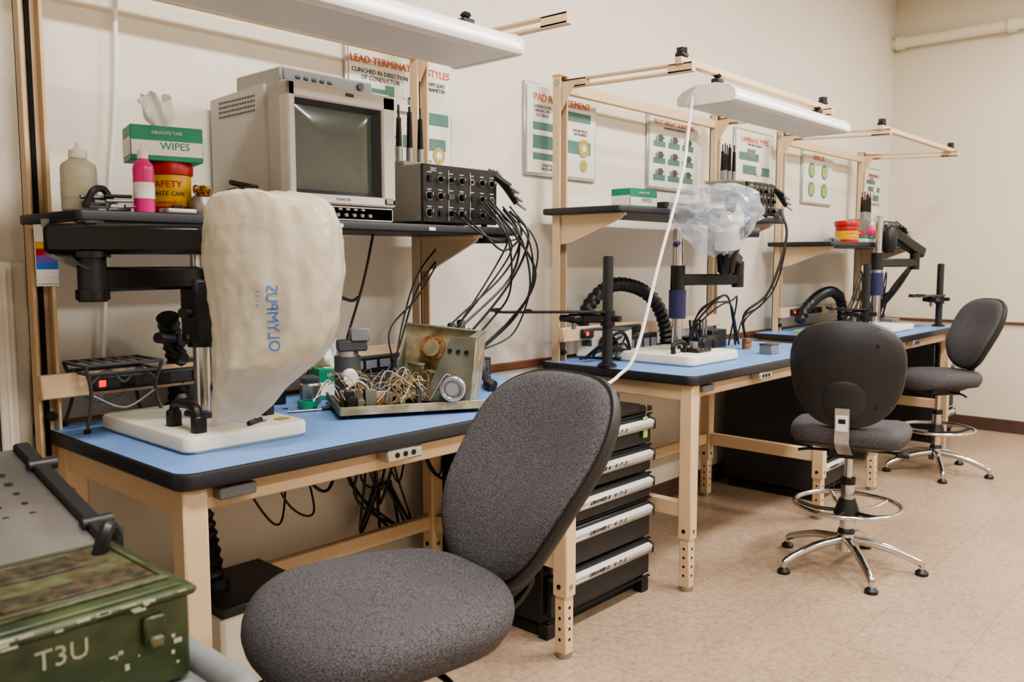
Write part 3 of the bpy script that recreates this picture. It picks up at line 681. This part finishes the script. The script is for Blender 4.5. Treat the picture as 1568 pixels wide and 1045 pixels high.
for i in range(3): P.append([(2.35+.03*i,2.5,SZ-.03),(2.2,2.5,U(1.3,1.42)),(2.08+U(-.05,.05),2.48,U(1.1,1.22)),(U(1.95,2.05),2.44,1.0)])
cables('soldering_cable_bundle',P,(.004,.005,.0035))
P=[[(1.80,2.50,SZ-.03),(1.75,2.52,1.35),(1.71,2.5,1.15),(1.66,2.5,.965)],[(1.98,2.50,SZ-.03),(1.93,2.5,1.36),(1.85,2.5,1.15),(1.80,2.5,.965)],[(1.70,2.5,1.31),(1.78,2.48,1.32),(1.86,2.48,1.30),(1.9,2.49,1.31)]]
cables('power_cable_drop',P,(.006,.005))
P=[]
for i in range(8):
    x=1.4+.12*i; P.append([(x,2.56,.86),(x+U(0,.08),2.5,U(.60,.78)),(x+U(.1,.2),2.52,U(.5,.68)),(x+U(.18,.3),2.6,U(.7,.84))])
for i in range(9): P.append([(1.85+.05*i,2.58,.86),(1.95+U(-.05,.2),2.6,U(.55,.75)),(U(1.95,2.3),2.62,U(.30,.55)),(2.12+.01*i,2.69,.54)])
cables('under_bench_cables',P,(.005,.004,.006))
cables('light_pull_cord',[[(1.16,2.68,3.7),(1.155,2.69,2.2),(1.11,2.69,1.6),(1.06,2.69,1.0)]],.007,'white')

# ------------------------------------------------------------------ bench 1 table items
b=B('wire_rack'); xr,yr=1.05,2.56; w,d=.22,.16; 
for z,s in ((1.145,1),(1.12,.92)):
    b.tube([(xr+sx*w/2*s,yr+sy*d/2*s,z) for sx,sy in((-1,-1),(1,-1),(1,1),(-1,1))],.005,'dkgrey',closed=True,sm=False)
for i in range(7): b.cyl((xr-w/2+w*i/6,yr-d/2,1.147),(xr-w/2+w*i/6,yr+d/2,1.147),.0035,'steel',seg=8)
for sx in(-1,1):
    for sy in(-1,1): b.tube([(xr+sx*w/2,yr+sy*d/2,1.145),(xr+sx*w*.42,yr+sy*d*.42,1.06),(xr+sx*w*.52,yr+sy*d*.52,TZ+.005)],.0055,'dkgrey',n=4); b.cyl((xr+sx*w*.52,yr+sy*d*.52,TZ),(xr+sx*w*.52,yr+sy*d*.52,TZ+.012),.009,'black',seg=10)
for sy in(-1,1):
    b.tube([(xr-w*.42,yr+sy*d*.42,1.06),(xr-w*.1,yr+sy*d*.42,1.02),(xr+w*.1,yr+sy*d*.42,1.02),(xr+w*.42,yr+sy*d*.42,1.06)],.004,'steel',n=5)
    b.tube([(xr-w*.44,yr+sy*d*.44,1.09),(xr-w*.2,yr+sy*d*.44,1.13),(xr,yr+sy*d*.44,1.09),(xr+w*.2,yr+sy*d*.44,1.13),(xr+w*.44,yr+sy*d*.44,1.09)],.0035,'dkgrey',n=5)
b.done(origin=(xr,yr,TZ))
b=B('fume_extraction_arm'); b.hose([(1.26,2.59,.97),(1.26,2.59,1.12),(1.24,2.58,1.2),(1.21,2.54,1.27)],.034,'black'); b.lathe([(.035,0),(.045,.01),(.045,.03),(.035,.04)],'black',at=(1.26,2.59,TZ))
b.box((1.22,2.52,1.2),(.03,.1,.04),'black',.006); b.cyl((1.22,2.5,1.2),(1.14,2.46,1.215),.016,'black'); b.cyl((1.22,2.52,1.16),(1.22,2.46,1.15),.014,'black'); b.done(origin=(1.26,2.59,TZ))
b=B('paper_carton'); b.box((1.36,2.60,TZ+.085),(.10,.08,.17),'white',.003); b.box((1.36,2.60,TZ+.172),(.102,.082,.01),'offwhite',.002); b.done(origin=(1.36,2.60,TZ))
b=B('solvent_dispenser_jar'); b.lathe([(.034,0),(.036,.004),(.036,.065),(.03,.072)],'steel',at=(1.66,2.45,TZ)); b.lathe([(.03,.072),(.032,.076),(.032,.09),(.012,.098)],'dkgrey',at=(1.66,2.45,TZ)); b.done(origin=(1.66,2.45,TZ))
tissuebox('tissue_wipes_box',(1.80,2.50,TZ),(.15,.10,.11),-.3,'WIPES')
b=B('cleaning_swab_canister'); b.lathe([(.022,0),(.024,.003),(.024,.06),(.018,.066)],'black',at=(1.58,2.52,TZ)); b.lathe([(.02,.066),(.02,.085),(.012,.09)],'grey',at=(1.58,2.52,TZ)); b.done(origin=(1.58,2.52,TZ))
b=B('green_tape_roll'); b.lathe([(.018,.0),(.032,.0),(.032,.024),(.018,.024),(.018,.0)],'greencart',at=(1.60,2.38,TZ)); b.done(origin=(1.60,2.38,TZ))
b=B('loose_hardware')
for i in range(14):
    x,y=U(1.52,1.70),U(2.30,2.42); b.cyl((x,y,TZ),(x,y,TZ+U(.003,.008)),U(.003,.007),random.choice(['steel','black','gold','dkgrey']),seg=8)
b.cyl((1.50,2.34,TZ+.005),(1.60,2.30,TZ+.005),.004,'steel',seg=8); b.cyl((1.60,2.30,TZ+.007),(1.66,2.275,TZ+.007),.007,'black',seg=10)
b.done(origin=(1.6,2.36,TZ))
def chassis():
    b=B('dismantled_electronics_unit')
    b.box((0,0,.014),(.38,.27,.008),'chassisdk',.002); b.box((0,0,.021),(.36,.25,.006),'pcb',.001)
    for sx in(-1,1):
        for sy in(-1,1): b.cyl((sx*.17,sy*.11,0),(sx*.17,sy*.11,.012),.01,'black',seg=10)
    b.box((0,-.136,.022),(.38,.005,.022),'chassis',.001); b.box((-.19,0,.022),(.005,.27,.022),'chassisdk',.001)
    Mx=Matrix.Translation((.085,.005,.030))@Matrix.Rotation(-.42,4,'Z')@Matrix.Rotation(.10,4,'Y')
    w,dp,h=.23,.21,.18
    b.box((0,0,.003),(w,dp,.006),'chassis',.001,Mx=Mx)
    b.box((0,dp/2,h/2),(w,.005,h),'chassis',.001,Mx=Mx)
    b.box((w/2,0,h/2),(.005,dp,h),'chassis',.001,Mx=Mx)
    b.poly([(w/2,-dp/2,0),(w/2,-dp/2,h),(.05,-dp/2,h*.98),(.02,-dp/2,h*.50),(-.01,-dp/2,0)],(0,.005,0),'chassisdk',Mx=Mx)
    b.poly([(-w/2,dp/2,0),(-w/2,dp/2,h*.8),(-w/2,.03,h*.45),(-w/2,.02,0)],(.005,0,0),'chassisdk',Mx=Mx)
    b.box((0,dp/2-.008,h),(w,.022,.005),'chassisdk',.001,Mx=Mx); b.box((w/2-.008,0,h),(.022,dp,.005),'chassisdk',.001,Mx=Mx)
    b.cyl((.07,-dp/2-.002,.045),(.07,-dp/2-.028,.045),.034,'steel',Mx=Mx); 
    Mt=Mx@Matrix.Translation((.07,-dp/2-.028,.045))@Matrix.Rotation(math.pi/2,4,'X'); b.torus((0,0,0),.028,.007,'chrome',Mx=Mt); b.cyl((0,0,-.004),(0,0,.004),.016,'alu',Mx=Mt)
    for i in range(3): b.cyl((.05+.022*i,-dp/2-.001,.14),(.05+.022*i,-dp/2-.004,.14),.006,'hole',seg=10,Mx=Mx)
    b.cyl((-.03,dp/2-.005,.12),(-.03,dp/2-.03,.12),.036,'copper',Mx=Mx); b.cyl((-.03,dp/2-.03,.12),(-.03,dp/2-.045,.12),.022,'chassis',Mx=Mx); b.cyl((.05,dp/2-.005,.10),(.05,dp/2-.03,.10),.022,'copper',Mx=Mx)
    for bx,by_,bh_ in ((.06,.05,.07),(.03,.0,.05),(-.06,.03,.08),(-.02,.05,.06)): b.box((bx,by_,bh_/2),(.045,.035,bh_),'chip',.003,Mx=Mx)
    b.cyl((-.14,.07,.025),(-.14,.07,.14),.036,'dkgrey',seg=28); b.cyl((-.14,.07,.09),(-.14,.07,.098),.0375,'alu',seg=28); b.cyl((-.14,.07,.14),(-.14,.07,.155),.03,'alu',seg=28); b.box((-.13,.06,.17),(.08,.05,.03),'dkgrey',.004); b.box((-.11,.05,.2),(.05,.04,.035),'grey',.003); b.cyl((-.14,.04,.09),(-.14,.0,.085),.020,'white')
    for i in range(40):
        x=U(-.17,.03); y=U(-.11,.0); hh=U(.012,.045); b.box((x,y,.024+hh/2),(U(.01,.035),U(.01,.02),hh),random.choice(['chip','black','copper','dkgrey','chassis','chassisdk']),.001)
    for i in range(80):
        p=V((U(-.18,.08),U(-.13,.08),.035)); q=p+V((U(-.09,.10),U(-.05,.05),U(-.005,.06)))
        m1=(p+q)/2+V((U(-.03,.03),U(-.03,.03),U(.015,.06)))
        b.tube([p,m1,q],.0012,random.choice(['copper','wirecol','wirecol','chassis','white']),seg=5,n=5)
    return b.done(loc=(1.82,2.15,TZ),rz=-.5,scale=1.22)
chassis()
b=B('desoldering_tool_set')
for i in range(9):
    x=2.10+.035*i; y=2.26+.03*(i%3)
    b.tube([(x-.02,y-.04,TZ+.014),(x+.03,y+.03,TZ+.05),(x+.06,y+.08,TZ+.10+.02*(i%3)),(x+.03,y+.10,TZ+.17),(x-.02,y+.06,TZ+.2+.02*(i%2))],.008,'black',n=5)
    b.cyl((x-.04,y-.09,TZ+.014),(x-.01,y-.03,TZ+.02),.015,random.choice(['black','steel','black']),seg=12)
for i in range(4):
    x=2.08+.05*i; b.cyl((x,2.30,TZ+.10),(x+.08,2.38,TZ+.22+.01*i),.017,'black',seg=14); b.cyl((x,2.30,TZ+.1),(x-.04,2.26,TZ+.05),.008,'steel',seg=10)
b.done(origin=(2.2,2.25,TZ))
b=B('small_power_unit'); b.box((2.44,2.48,TZ+.045),(.17,.12,.09),'blkpaint',.005); b.box((2.44,2.418,TZ+.05),(.14,.004,.06),'dkgrey',.002)
for i in range(3): b.cyl((2.40+.04*i,2.418,TZ+.045),(2.40+.04*i,2.405,TZ+.045),.009,'black',seg=12)
b.box((2.44,2.418,TZ+.015),(.15,.004,.004),'bluetext'); b.done(origin=(2.44,2.48,TZ))
b=B('component_drawers_box'); b.box((2.02,2.56,TZ+.035),(.3,.05,.07),'dkgrey',.004); b.box((2.02,2.56,TZ+.10),(.32,.06,.06),'black',.004)
for i in range(4): b.box((1.92+.065*i,2.528,TZ+.10),(.05,.004,.03),'grey',.001)
b.done(origin=(2.02,2.56,TZ))

b=B('fume_extractor'); b.box((1.33,2.36,.21),(.3,.3,.40),'offwhite',.012); b.box((1.33,2.36,.425),(.31,.31,.035),'black',.008); b.cyl((1.25,2.4,.44),(1.25,2.4,.47),.055,'black')
b.hose([(1.25,2.4,.46),(1.24,2.42,.6),(1.25,2.5,.75),(1.25,2.52,.86)],.045,'black'); b.text('!',.05,'red',Matrix.Translation((1.40,2.209,.3))@Matrix.Rotation(math.pi/2,4,'X')); b.box((1.40,2.208,.12),(.07,.004,.05),'black',.002)
for i in range(5): b.box((1.28,2.208,.1+.02*i),(.08,.003,.007),'hole')
b.box((1.33,2.36,.01),(.26,.26,.02),'black'); b.done(origin=(1.33,2.36,0))
b=B('resistor_colour_chart'); 
for i,kk in enumerate(['white','yellow','red','purple','bluetext','white','paper']): b.box((.825,2.395,1.50-.018*i),(.052,.003,.018),kk)
b.box((.825,2.398,1.455),(.056,.003,.16),'paper',.001); b.box((.825,2.397,1.54),(.02,.006,.02),'steel',.001); b.done(origin=(.825,2.395,1.46))

# ------------------------------------------------------------------ bench 2 items
b=B('stereo_microscope_boom_stand'); X,Y=3.64,2.22
slab(b,rrect(3.40,3.86,1.99,2.42,.035),TZ,TZ+.05,'offwhite',.01)
b.cyl((X,Y,TZ),(X,Y,1.60),.027,'chrome',seg=24); b.cyl((X,Y,1.16),(X,Y,1.30),.042,'navy',seg=24); b.cyl((X,Y,1.30),(X,Y,1.42),.036,'blackgl')
b.beam((X,Y,1.35),(X+.31,Y-.16,1.35),.05,.055,'black',.008); b.cyl((X+.31,Y-.16,1.31),(X+.31,Y-.16,1.44),.03,'black')
b.beam((X+.31,Y-.16,1.44),(X+.08,Y-.2,1.50),.05,.06,'black',.01); b.cyl((X-.06,Y-.02,1.52),(X+.03,Y,1.54),.012,'navy')
b.lathe([(.02,1.37),(.04,1.39),(.05,1.46),(.065,1.5),(.06,1.56)],'blackgl',at=(3.77,2.03,0))
b.cyl((3.74,2.01,1.5),(3.70,2.0,1.70),.06,'bezel'); b.beam((3.77,2.03,1.55),(X+.08,Y-.2,1.50),.04,.05,'black')
b.cyl((3.70,1.98,1.68),(3.62,1.93,1.73),.028,'dkgrey'); b.box((3.74,2.02,1.64),(.16,.14,.12),'bezel',.03); b.cyl((3.80,1.95,1.58),(3.84,1.90,1.58),.025,'dkgrey')
for hx in(3.5,3.78): b.tube([(hx-.05,2.12,TZ+.045),(hx-.05,2.12,TZ+.09),(hx,2.12,TZ+.105),(hx+.05,2.12,TZ+.09),(hx+.05,2.12,TZ+.045)],.012,'black',n=5)
b.box((3.62,2.1,TZ+.06),(.13,.1,.02),'blackgl',.004); b.cyl((3.6,2.1,TZ+.06),(3.6,2.1,TZ+.1),.02,'steel')
b.done(origin=(X,Y,TZ))
tab=[(1.80,.90,1.05),(1.785,.82,1.13),(1.75,.765,1.18),(1.70,.75,1.20),(1.64,.765,1.19),(1.58,.81,1.14),(1.53,.86,1.10),(1.49,.89,1.06),(1.465,.91,1.04)]
b,R=bag('microscope_dust_cover',tab,Fv*4.1,'bag2',.17,8.3,amp=.06,fold=7,N=30,rings=15,crump=.07,jit=.011)
t2=BVHTree.FromPolygons(b.v,b.f)
def pj3(u0,z0,rot):
    def f(v):
        a=math.cos(rot)*v.x-math.sin(rot)*v.y; c=math.sin(rot)*v.x+math.cos(rot)*v.y
        P=Fv*3.6+Rv*(u0+a)+V((0,0,z0+c)); h=t2.ray_cast(P,Fv); return (h[0]-Fv*.006) if h[0] else P+Fv*.35
    return f
b.text('COVER',.026,'bluetext',None,ext=0,proj=pj3(.92,1.66,-.5)); b.text('COVER',.026,'bluetext',None,ext=0,proj=pj3(1.08,1.60,1.0))
b.done(origin=Fv*4.1+Rv*.97+V((0,0,1.63)),tri=True)
b=B('bench_power_supply'); b.box((3.80,2.58,TZ+.05),(.30,.10,.10),'blkpaint',.005); 
for i in range(4): b.box((3.70+.07*i,2.528,TZ+.05),(.05,.004,.05),'grey',.001)
b.done(origin=(3.80,2.58,TZ))
b=B('fan_supply_unit'); b.box((0,0,.078),(.15,.25,.135),'offwhite',.005); b.box((0,0,.149),(.155,.255,.008),'dkgrey',.002)
Mf=Matrix.Translation((-.077,-.04,.075))@Matrix.Rotation(math.pi/2,4,'Y')
b.torus((0,0,0),.050,.004,'steel',Mx=Mf); b.cyl((-.073,-.04,.075),(-.078,-.04,.075),.048,'hole')
for r_ in (.012,.024,.036): b.torus((0,0,.002),r_,.002,'steel',seg=20,Mx=Mf)
b.box((-.077,.07,.08),(.004,.05,.03),'dkgrey',.001)
b.box((0,0,.005),(.11,.18,.01),'black'); b.done(loc=(3.46,2.53,TZ),rz=.4)
b=B('fume_extraction_arm'); b.lathe([(.05,0),(.055,.01),(.055,.03),(.04,.04)],'black',at=(4.0,2.5,TZ))
b.hose([(3.36,2.60,1.12),(3.42,2.58,1.24),(3.56,2.55,1.32),(3.74,2.52,1.30),(3.88,2.5,1.22),(3.97,2.5,1.10),(4.0,2.5,.98)],.038,'black',step=.014); b.done(origin=(4.0,2.5,TZ))
def pole(x,y,z0,z1,arms,clamp=None):
    b=B('circuit_board_holder'); b.cyl((x,y,z0),(x,y,z1),.024,'blkpaint',seg=24); b.cyl((x,y,z1),(x,y,z1+.004),.02,'black')
    b.lathe([(.045,0),(.045,.01),(.03,.02)],'black',at=(x,y,z0)) 
    for (z,dx,dy,L) in arms:
        b.cyl((x,y,z-.035),(x,y,z+.035),.034,'black',seg=20); b.cyl((x,y-.03,z),(x,y-.07,z),.014,'black',seg=12)
        b.beam((x,y,z),(x+dx*L*.35,y+dy*L*.35,z),.05,.04,'black',.006)
        b.box((x+dx*L*.3,y+dy*L*.3,z),(.10,.10,.03),'black',.006); b.cyl((x+dx*L*.3,y+dy*L*.3,z-.05),(x+dx*L*.3,y+dy*L*.3,z),.012,'steel')
        b.beam((x+dx*L*.1,y+dy*L*.1,z+.03),(x+dx*L,y+dy*L,z+.03),.05,.010,'black',.002)
        b.beam((x+dx*L*.1,y+dy*L*.1-.05,z+.03),(x+dx*L,y+dy*L-.05,z+.03),.02,.010,'black',.002)
        b.box((x+dx*L,y+dy*L,z+.040),(.05,.03,.016),'black',.003); b.box((x+dx*L*.7,y+dy*L*.7,z+.038),(.03,.07,.012),'blackgl',.003,rot=(0,0,math.atan2(dy,dx)))
    return b.done(origin=(x,y,z0))
pole(3.17,2.30,TZ,1.46,[(1.18,-.70,.714,.52)])
b=B('grey_component_box'); b.box((4.2,2.0,TZ+.025),(.09,.07,.05),'grey',.004); b.box((4.2,2.0,TZ+.052),(.094,.074,.006),'dkgrey',.002); b.done(origin=(4.2,2.0,TZ))
b=B('bench_tool_caddy'); b.box((4.1,2.36,TZ+.04),(.22,.14,.08),'black',.006)
for i in range(6): b.cyl((4.02+.03*i,2.36,TZ+.08),(4.0+.035*i,2.36,TZ+.17),.007,random.choice(['black','navy','red','grey']),seg=8)
b.box((4.33,2.42,TZ+.05),(.16,.12,.1),'blkpaint',.004); b.cyl((4.34,2.2,TZ),(4.34,2.2,TZ+.06),.025,'copper'); b.done(origin=(4.1,2.36,TZ))
P=[]
for i in range(4): P.append([(U(3.85,4.0),2.30,1.0),(3.86+.03*i,2.26,U(1.1,1.2)),(4.05+.03*i,2.2,U(1.22,1.32)),(4.25+.02*i,2.25,U(1.1,1.25)),(U(4.3,4.45),2.3,.97)])
for i in range(3): P.append([(4.70+.02*i,2.2,1.74),(4.70+U(-.03,.05),2.14,U(1.5,1.6)),(4.55+.05*i,2.2,U(1.2,1.3)),(4.5,2.3,U(1.05,1.15)),(U(4.35,4.6),2.3,.97)])
for i in range(5): P.append([(U(3.2,3.35),2.5,.97),(U(3.25,3.45),2.4,U(1.0,1.1)),(U(3.35,3.5),2.38,U(.98,1.04)),(U(3.4,3.6),2.40,.97)])
cables('bench_tool_cables',P,(.006,.008,.005))
tissuebox('tissue_wipes_box',(3.46,2.36,1.69),(.20,.12,.095),-.1,'WIPES',tissue=False)
tissuebox('tissue_carton',(4.18,2.38,1.69),(.16,.11,.06),-.1,'TISSUE',tissue=True,k='offwhite')
b=B('instrument_case'); b.box((3.86,2.42,1.715),(.3,.16,.05),'black',.006); b.box((3.86,2.335,1.72),(.1,.005,.02),'steel',.002); b.done(origin=(3.86,2.42,1.69))
cables('light_power_cord',[[(3.41,2.02,2.17),(3.33,1.99,2.02),(3.2,1.94,1.80),(2.98,1.905,1.44),(2.78,1.876,1.09),(2.68,1.89,1.0),(2.58,1.9,.962)]],.007,'white')

# ------------------------------------------------------------------ bench 3 items
b=B('stereo_microscope_boom_stand'); X,Y=6.2,2.16
slab(b,rrect(5.98,6.40,1.95,2.36,.03),TZ,TZ+.045,'offwhite',.01); b.cyl((X,Y,TZ),(X,Y,1.76),.03,'chrome',seg=20); b.cyl((X,Y,1.2),(X,Y,1.36),.046,'navy'); b.cyl((X,Y,1.38),(X,Y,1.5),.042,'black')
b.beam((X,Y,1.43),(X+.42,Y-.12,1.43),.06,.06,'black',.008); b.cyl((X+.42,Y-.12,1.38),(X+.42,Y-.12,1.52),.035,'black'); b.beam((X+.5,Y-.14,1.50),(X+.12,Y-.02,1.66),.08,.08,'blackgl',.012)
b.lathe([(.03,1.5),(.05,1.53),(.05,1.64),(.03,1.68)],'black',at=(X+.08,Y-.05,0))
b.done(origin=(X,Y,TZ))
pole(5.62,2.02,TZ,1.42,[(1.10,-.5,.6,.3)]); pole(6.84,1.92,TZ,1.42,[(1.16,-.95,.1,.5)])
can(5.98,2.3,1.57,r=.075,h=.15,lid=.4)
tissuebox('tissue_wipes_box',(6.2,2.36,1.57),(.2,.12,.09),-.1,'WIPES',tissue=False,k='red')
tissuebox('tissue_carton',(6.22,2.24,1.57),(.16,.05,.05),-.1,'WIPES',tissue=False)
bottle('flux_bottle',6.38,2.27,1.57,.032,.17,'pink','white'); bottle('flux_bottle',6.46,2.3,1.57,.032,.17,'red','white')
b=B('hand_tool_pile')
for i in range(6):
    x=5.56+.04*i; b.cyl((x,2.26,1.58),(x+.06,2.3,1.584+.004*i),.008,random.choice(['black','grey','steel']),seg=8)
b.done(origin=(5.65,2.28,1.57))
b=B('fume_extraction_arm'); b.hose([(5.7,2.5,1.02),(5.78,2.48,1.12),(5.95,2.46,1.2),(6.15,2.46,1.22),(6.35,2.48,1.18)],.04,'black',step=.016); b.hose([(6.35,2.48,1.18),(6.42,2.48,1.08),(6.42,2.48,TZ)],.04,'black',step=.016); b.done(origin=(6.42,2.48,TZ))
b=B('green_board_tray'); b.box((5.50,2.36,TZ+.02),(.17,.12,.012),'greenboard',.002); b.box((5.50,2.36,TZ+.007),(.15,.1,.014),'white',.002); b.box((5.8,2.28,TZ+.035),(.16,.12,.07),'offwhite',.005); b.done(origin=(5.5,2.36,TZ))
P=[]
for i in range(12): P.append([(5.9+.06*i,2.3,.98),(5.98+.06*i,2.26,U(1.1,1.2)),(6.15+.05*i,2.25,U(1.2,1.42)),(6.3+.05*i,2.3,U(1.1,1.25)),(6.3+.05*i,2.34,.97)])
for i in range(5): P.append([(6.8,2.2,1.62),(6.86,2.1,1.5),(6.6+.04*i,2.18,1.25),(6.5,2.3,.99)])
cables('bench_tool_cables',P,(.006,.008,.005))
b=B('bench_tool_caddy'); b.box((6.62,2.38,TZ+.06),(.2,.14,.12),'blkpaint',.006); b.box((6.62,2.2,TZ+.03),(.14,.1,.06),'grey',.004); b.done(origin=(6.62,2.3,TZ))

# ------------------------------------------------------------------ foreground cart + equipment
b=B('utility_cart')
ol=rrect(-.35,.575,.98,1.90,.06)
slab(b,ol,.83,.855,'grey',.008)
b.tube([(x,y,.855) for x,y in rrect(-.35,.575,.98,1.90,.06)],.024,'grey',closed=True,sm=False,seg=12)
slab(b,ol,.25,.275,'grey',.008)
for x in (-.31,.535):
    for y in (1.02,1.86): b.cyl((x,y,.1),(x,y,.85),.016,'steel'); b.cyl((x-.012,y,.05),(x+.012,y,.05),.05,'black'); b.box((x,y,.09),(.05,.04,.03),'steel',.004)
b.done(origin=(.11,1.44,0))
b=B('military_electronics_case')
b.box((.27,1.24,.925),(.55,.27,.135),'olive',.012,seg=2); b.box((.27,1.24,.985),(.565,.285,.014),'olive',.005)
b.box((.27,1.24,.993),(.53,.26,.006),'olive',.002)
b.box((.42,1.24,.998),(.22,.21,.006),'toplab2',.002); b.box((.42,1.18,1.002),(.19,.05,.003),'toplab1',.001); b.box((.40,1.29,1.002),(.12,.06,.003),'toplab1',.001)
b.tube([(.31,1.14,1.0),(.52,1.14,1.0),(.52,1.34,1.0),(.31,1.34,1.0)],.004,'olive',closed=True,sm=False)
for i in range(26): 
    hh=U(.008,.022); b.box((U(.02,.28),U(1.14,1.34),.996+hh/2),(U(.015,.05),U(.010,.03),hh),random.choice(['black','dkgrey','chip','toplab1','grey','olive']),.003,rot=(0,0,U(-.4,.4)))
for i in range(10): 
    x,y=U(.03,.28),U(1.15,1.33); b.cyl((x,y,.995),(x,y,1.022),.009,random.choice(['black','steel','dkgrey']),seg=12)
b.text('T3U',.036,'scratch',Matrix.Translation((.375,1.1045,.948))@Matrix.Rotation(math.pi/2,4,'X'))
for i in range(34):
    b.box((U(.0,.54),1.1045,U(.875,.93)),(U(.002,.012),.0012,U(.002,.008)),'scratch')
for i in range(30):
    b.box((U(0,.54),1.0975,U(.979,.991)),(U(.004,.02),.001,U(.002,.004)),'scratch')
b.box((.49,1.102,.945),(.03,.012,.04),'olive',.003); b.box((.49,1.095,.93),(.02,.010,.016),'chip',.003)
b.box((.553,1.2,.95),(.012,.05,.05),'olive',.003)
for i in range(5): b.cyl((.547,1.15+.045*i,.90),(.556,1.15+.045*i,.90),.008,'steel',seg=10)
b.tube([(.5,1.30,1.0),(.51,1.30,1.03),(.52,1.31,1.035),(.53,1.32,1.02)],.012,'black',n=4)
b.done(origin=(.27,1.24,.857))
b=B('perforated_steel_cover_unit')
xa,xb=.02,.60; ya,yb=1.44,1.85; za,zb=.965,1.065
b.poly([(xa,ya,.857),(xa,yb,.857),(xa,yb,zb-.004),(xa,ya,za-.004)],(xb-xa-.04,0,0),'black')
nrm=V((0,-(zb-za),(yb-ya))).normalized()
b.beam(((xa+xb-.04)/2,ya-.01,za),((xa+xb-.04)/2,yb,zb),xb-xa-.05,.006,'brushed',.001,upv=(0,0,1))
b.beam((xb-.03,ya-.01,za+.006),(xb-.03,yb,zb+.006),.03,.02,'black',.004)
b.box(((xa+xb-.04)/2,ya-.012,za-.015),(xb-xa-.05,.006,.035),'brushed',.001)
for i in range(12):
    for j in range(10):
        if i in (2,8) : continue
        t=.06+.88*j/9; x=xa+.02+.042*i; y=ya+(yb-ya)*t; z=za+(zb-za)*t
        n=nrm; p=V((x,y,z)); b.cyl(p+n*.001,p+n*.0045,.008 if j>5 else .006,'hole',seg=10)
b.cyl((.33,1.7,1.03),(.33,1.7,1.05),.01,'steel')
for y,z in ((1.5,.99),(1.75,1.05)): b.cyl((xb-.05,y,z),(xb,y,z),.012,'black')
b.box((xb-.01,1.52,.96),(.03,.12,.05),'black',.006); b.box((xb-.01,1.72,1.0),(.02,.14,.04),'black',.006)
b.done(origin=(.3,1.64,.857))

# ------------------------------------------------------------------ ceiling lights
for i,(x,y,pw) in enumerate([(1.0,.7,1),(3.7,.7,1.0),(6.4,.5,.95),(1.2,-1.9,.8),(3.9,-1.9,.8),(6.6,-1.9,.8)]):
    b=B('ceiling_light'); b.box((0,0,.0),(1.25,.36,.05),'white',.005); b.box((0,0,-.026),(1.18,.30,.006),'emit',.001); b.done(loc=(x,y,CZ-.026))
    l=bpy.data.lights.new('ceiling_lamp','AREA'); l.shape='RECTANGLE'; l.size=1.18; l.size_y=.3; l.energy=84*pw; l.color=(1,.975,.94)
    o=bpy.data.objects.new('ceiling_lamp',l); o.location=(x,y,CZ-.07); C0.objects.link(o)
w=bpy.data.worlds.new('World'); bpy.context.scene.world=w; w.use_nodes=True; w.node_tree.nodes['Background'].inputs[0].default_value=(.9,.92,1,1); w.node_tree.nodes['Background'].inputs[1].default_value=.3

# ------------------------------------------------------------------ camera
cam=bpy.data.cameras.new('camera'); cam.sensor_width=36; cam.lens=36*1300/1568
co=bpy.data.objects.new('camera',cam); C0.objects.link(co); co.location=(0,0,1.44)
co.rotation_euler=(math.radians(90)-math.atan(122/1300),0,math.radians(42.4-90))
cam.dof.use_dof=True; cam.dof.focus_distance=2.9; cam.dof.aperture_fstop=5; cam.clip_start=.05
bpy.context.scene.camera=co
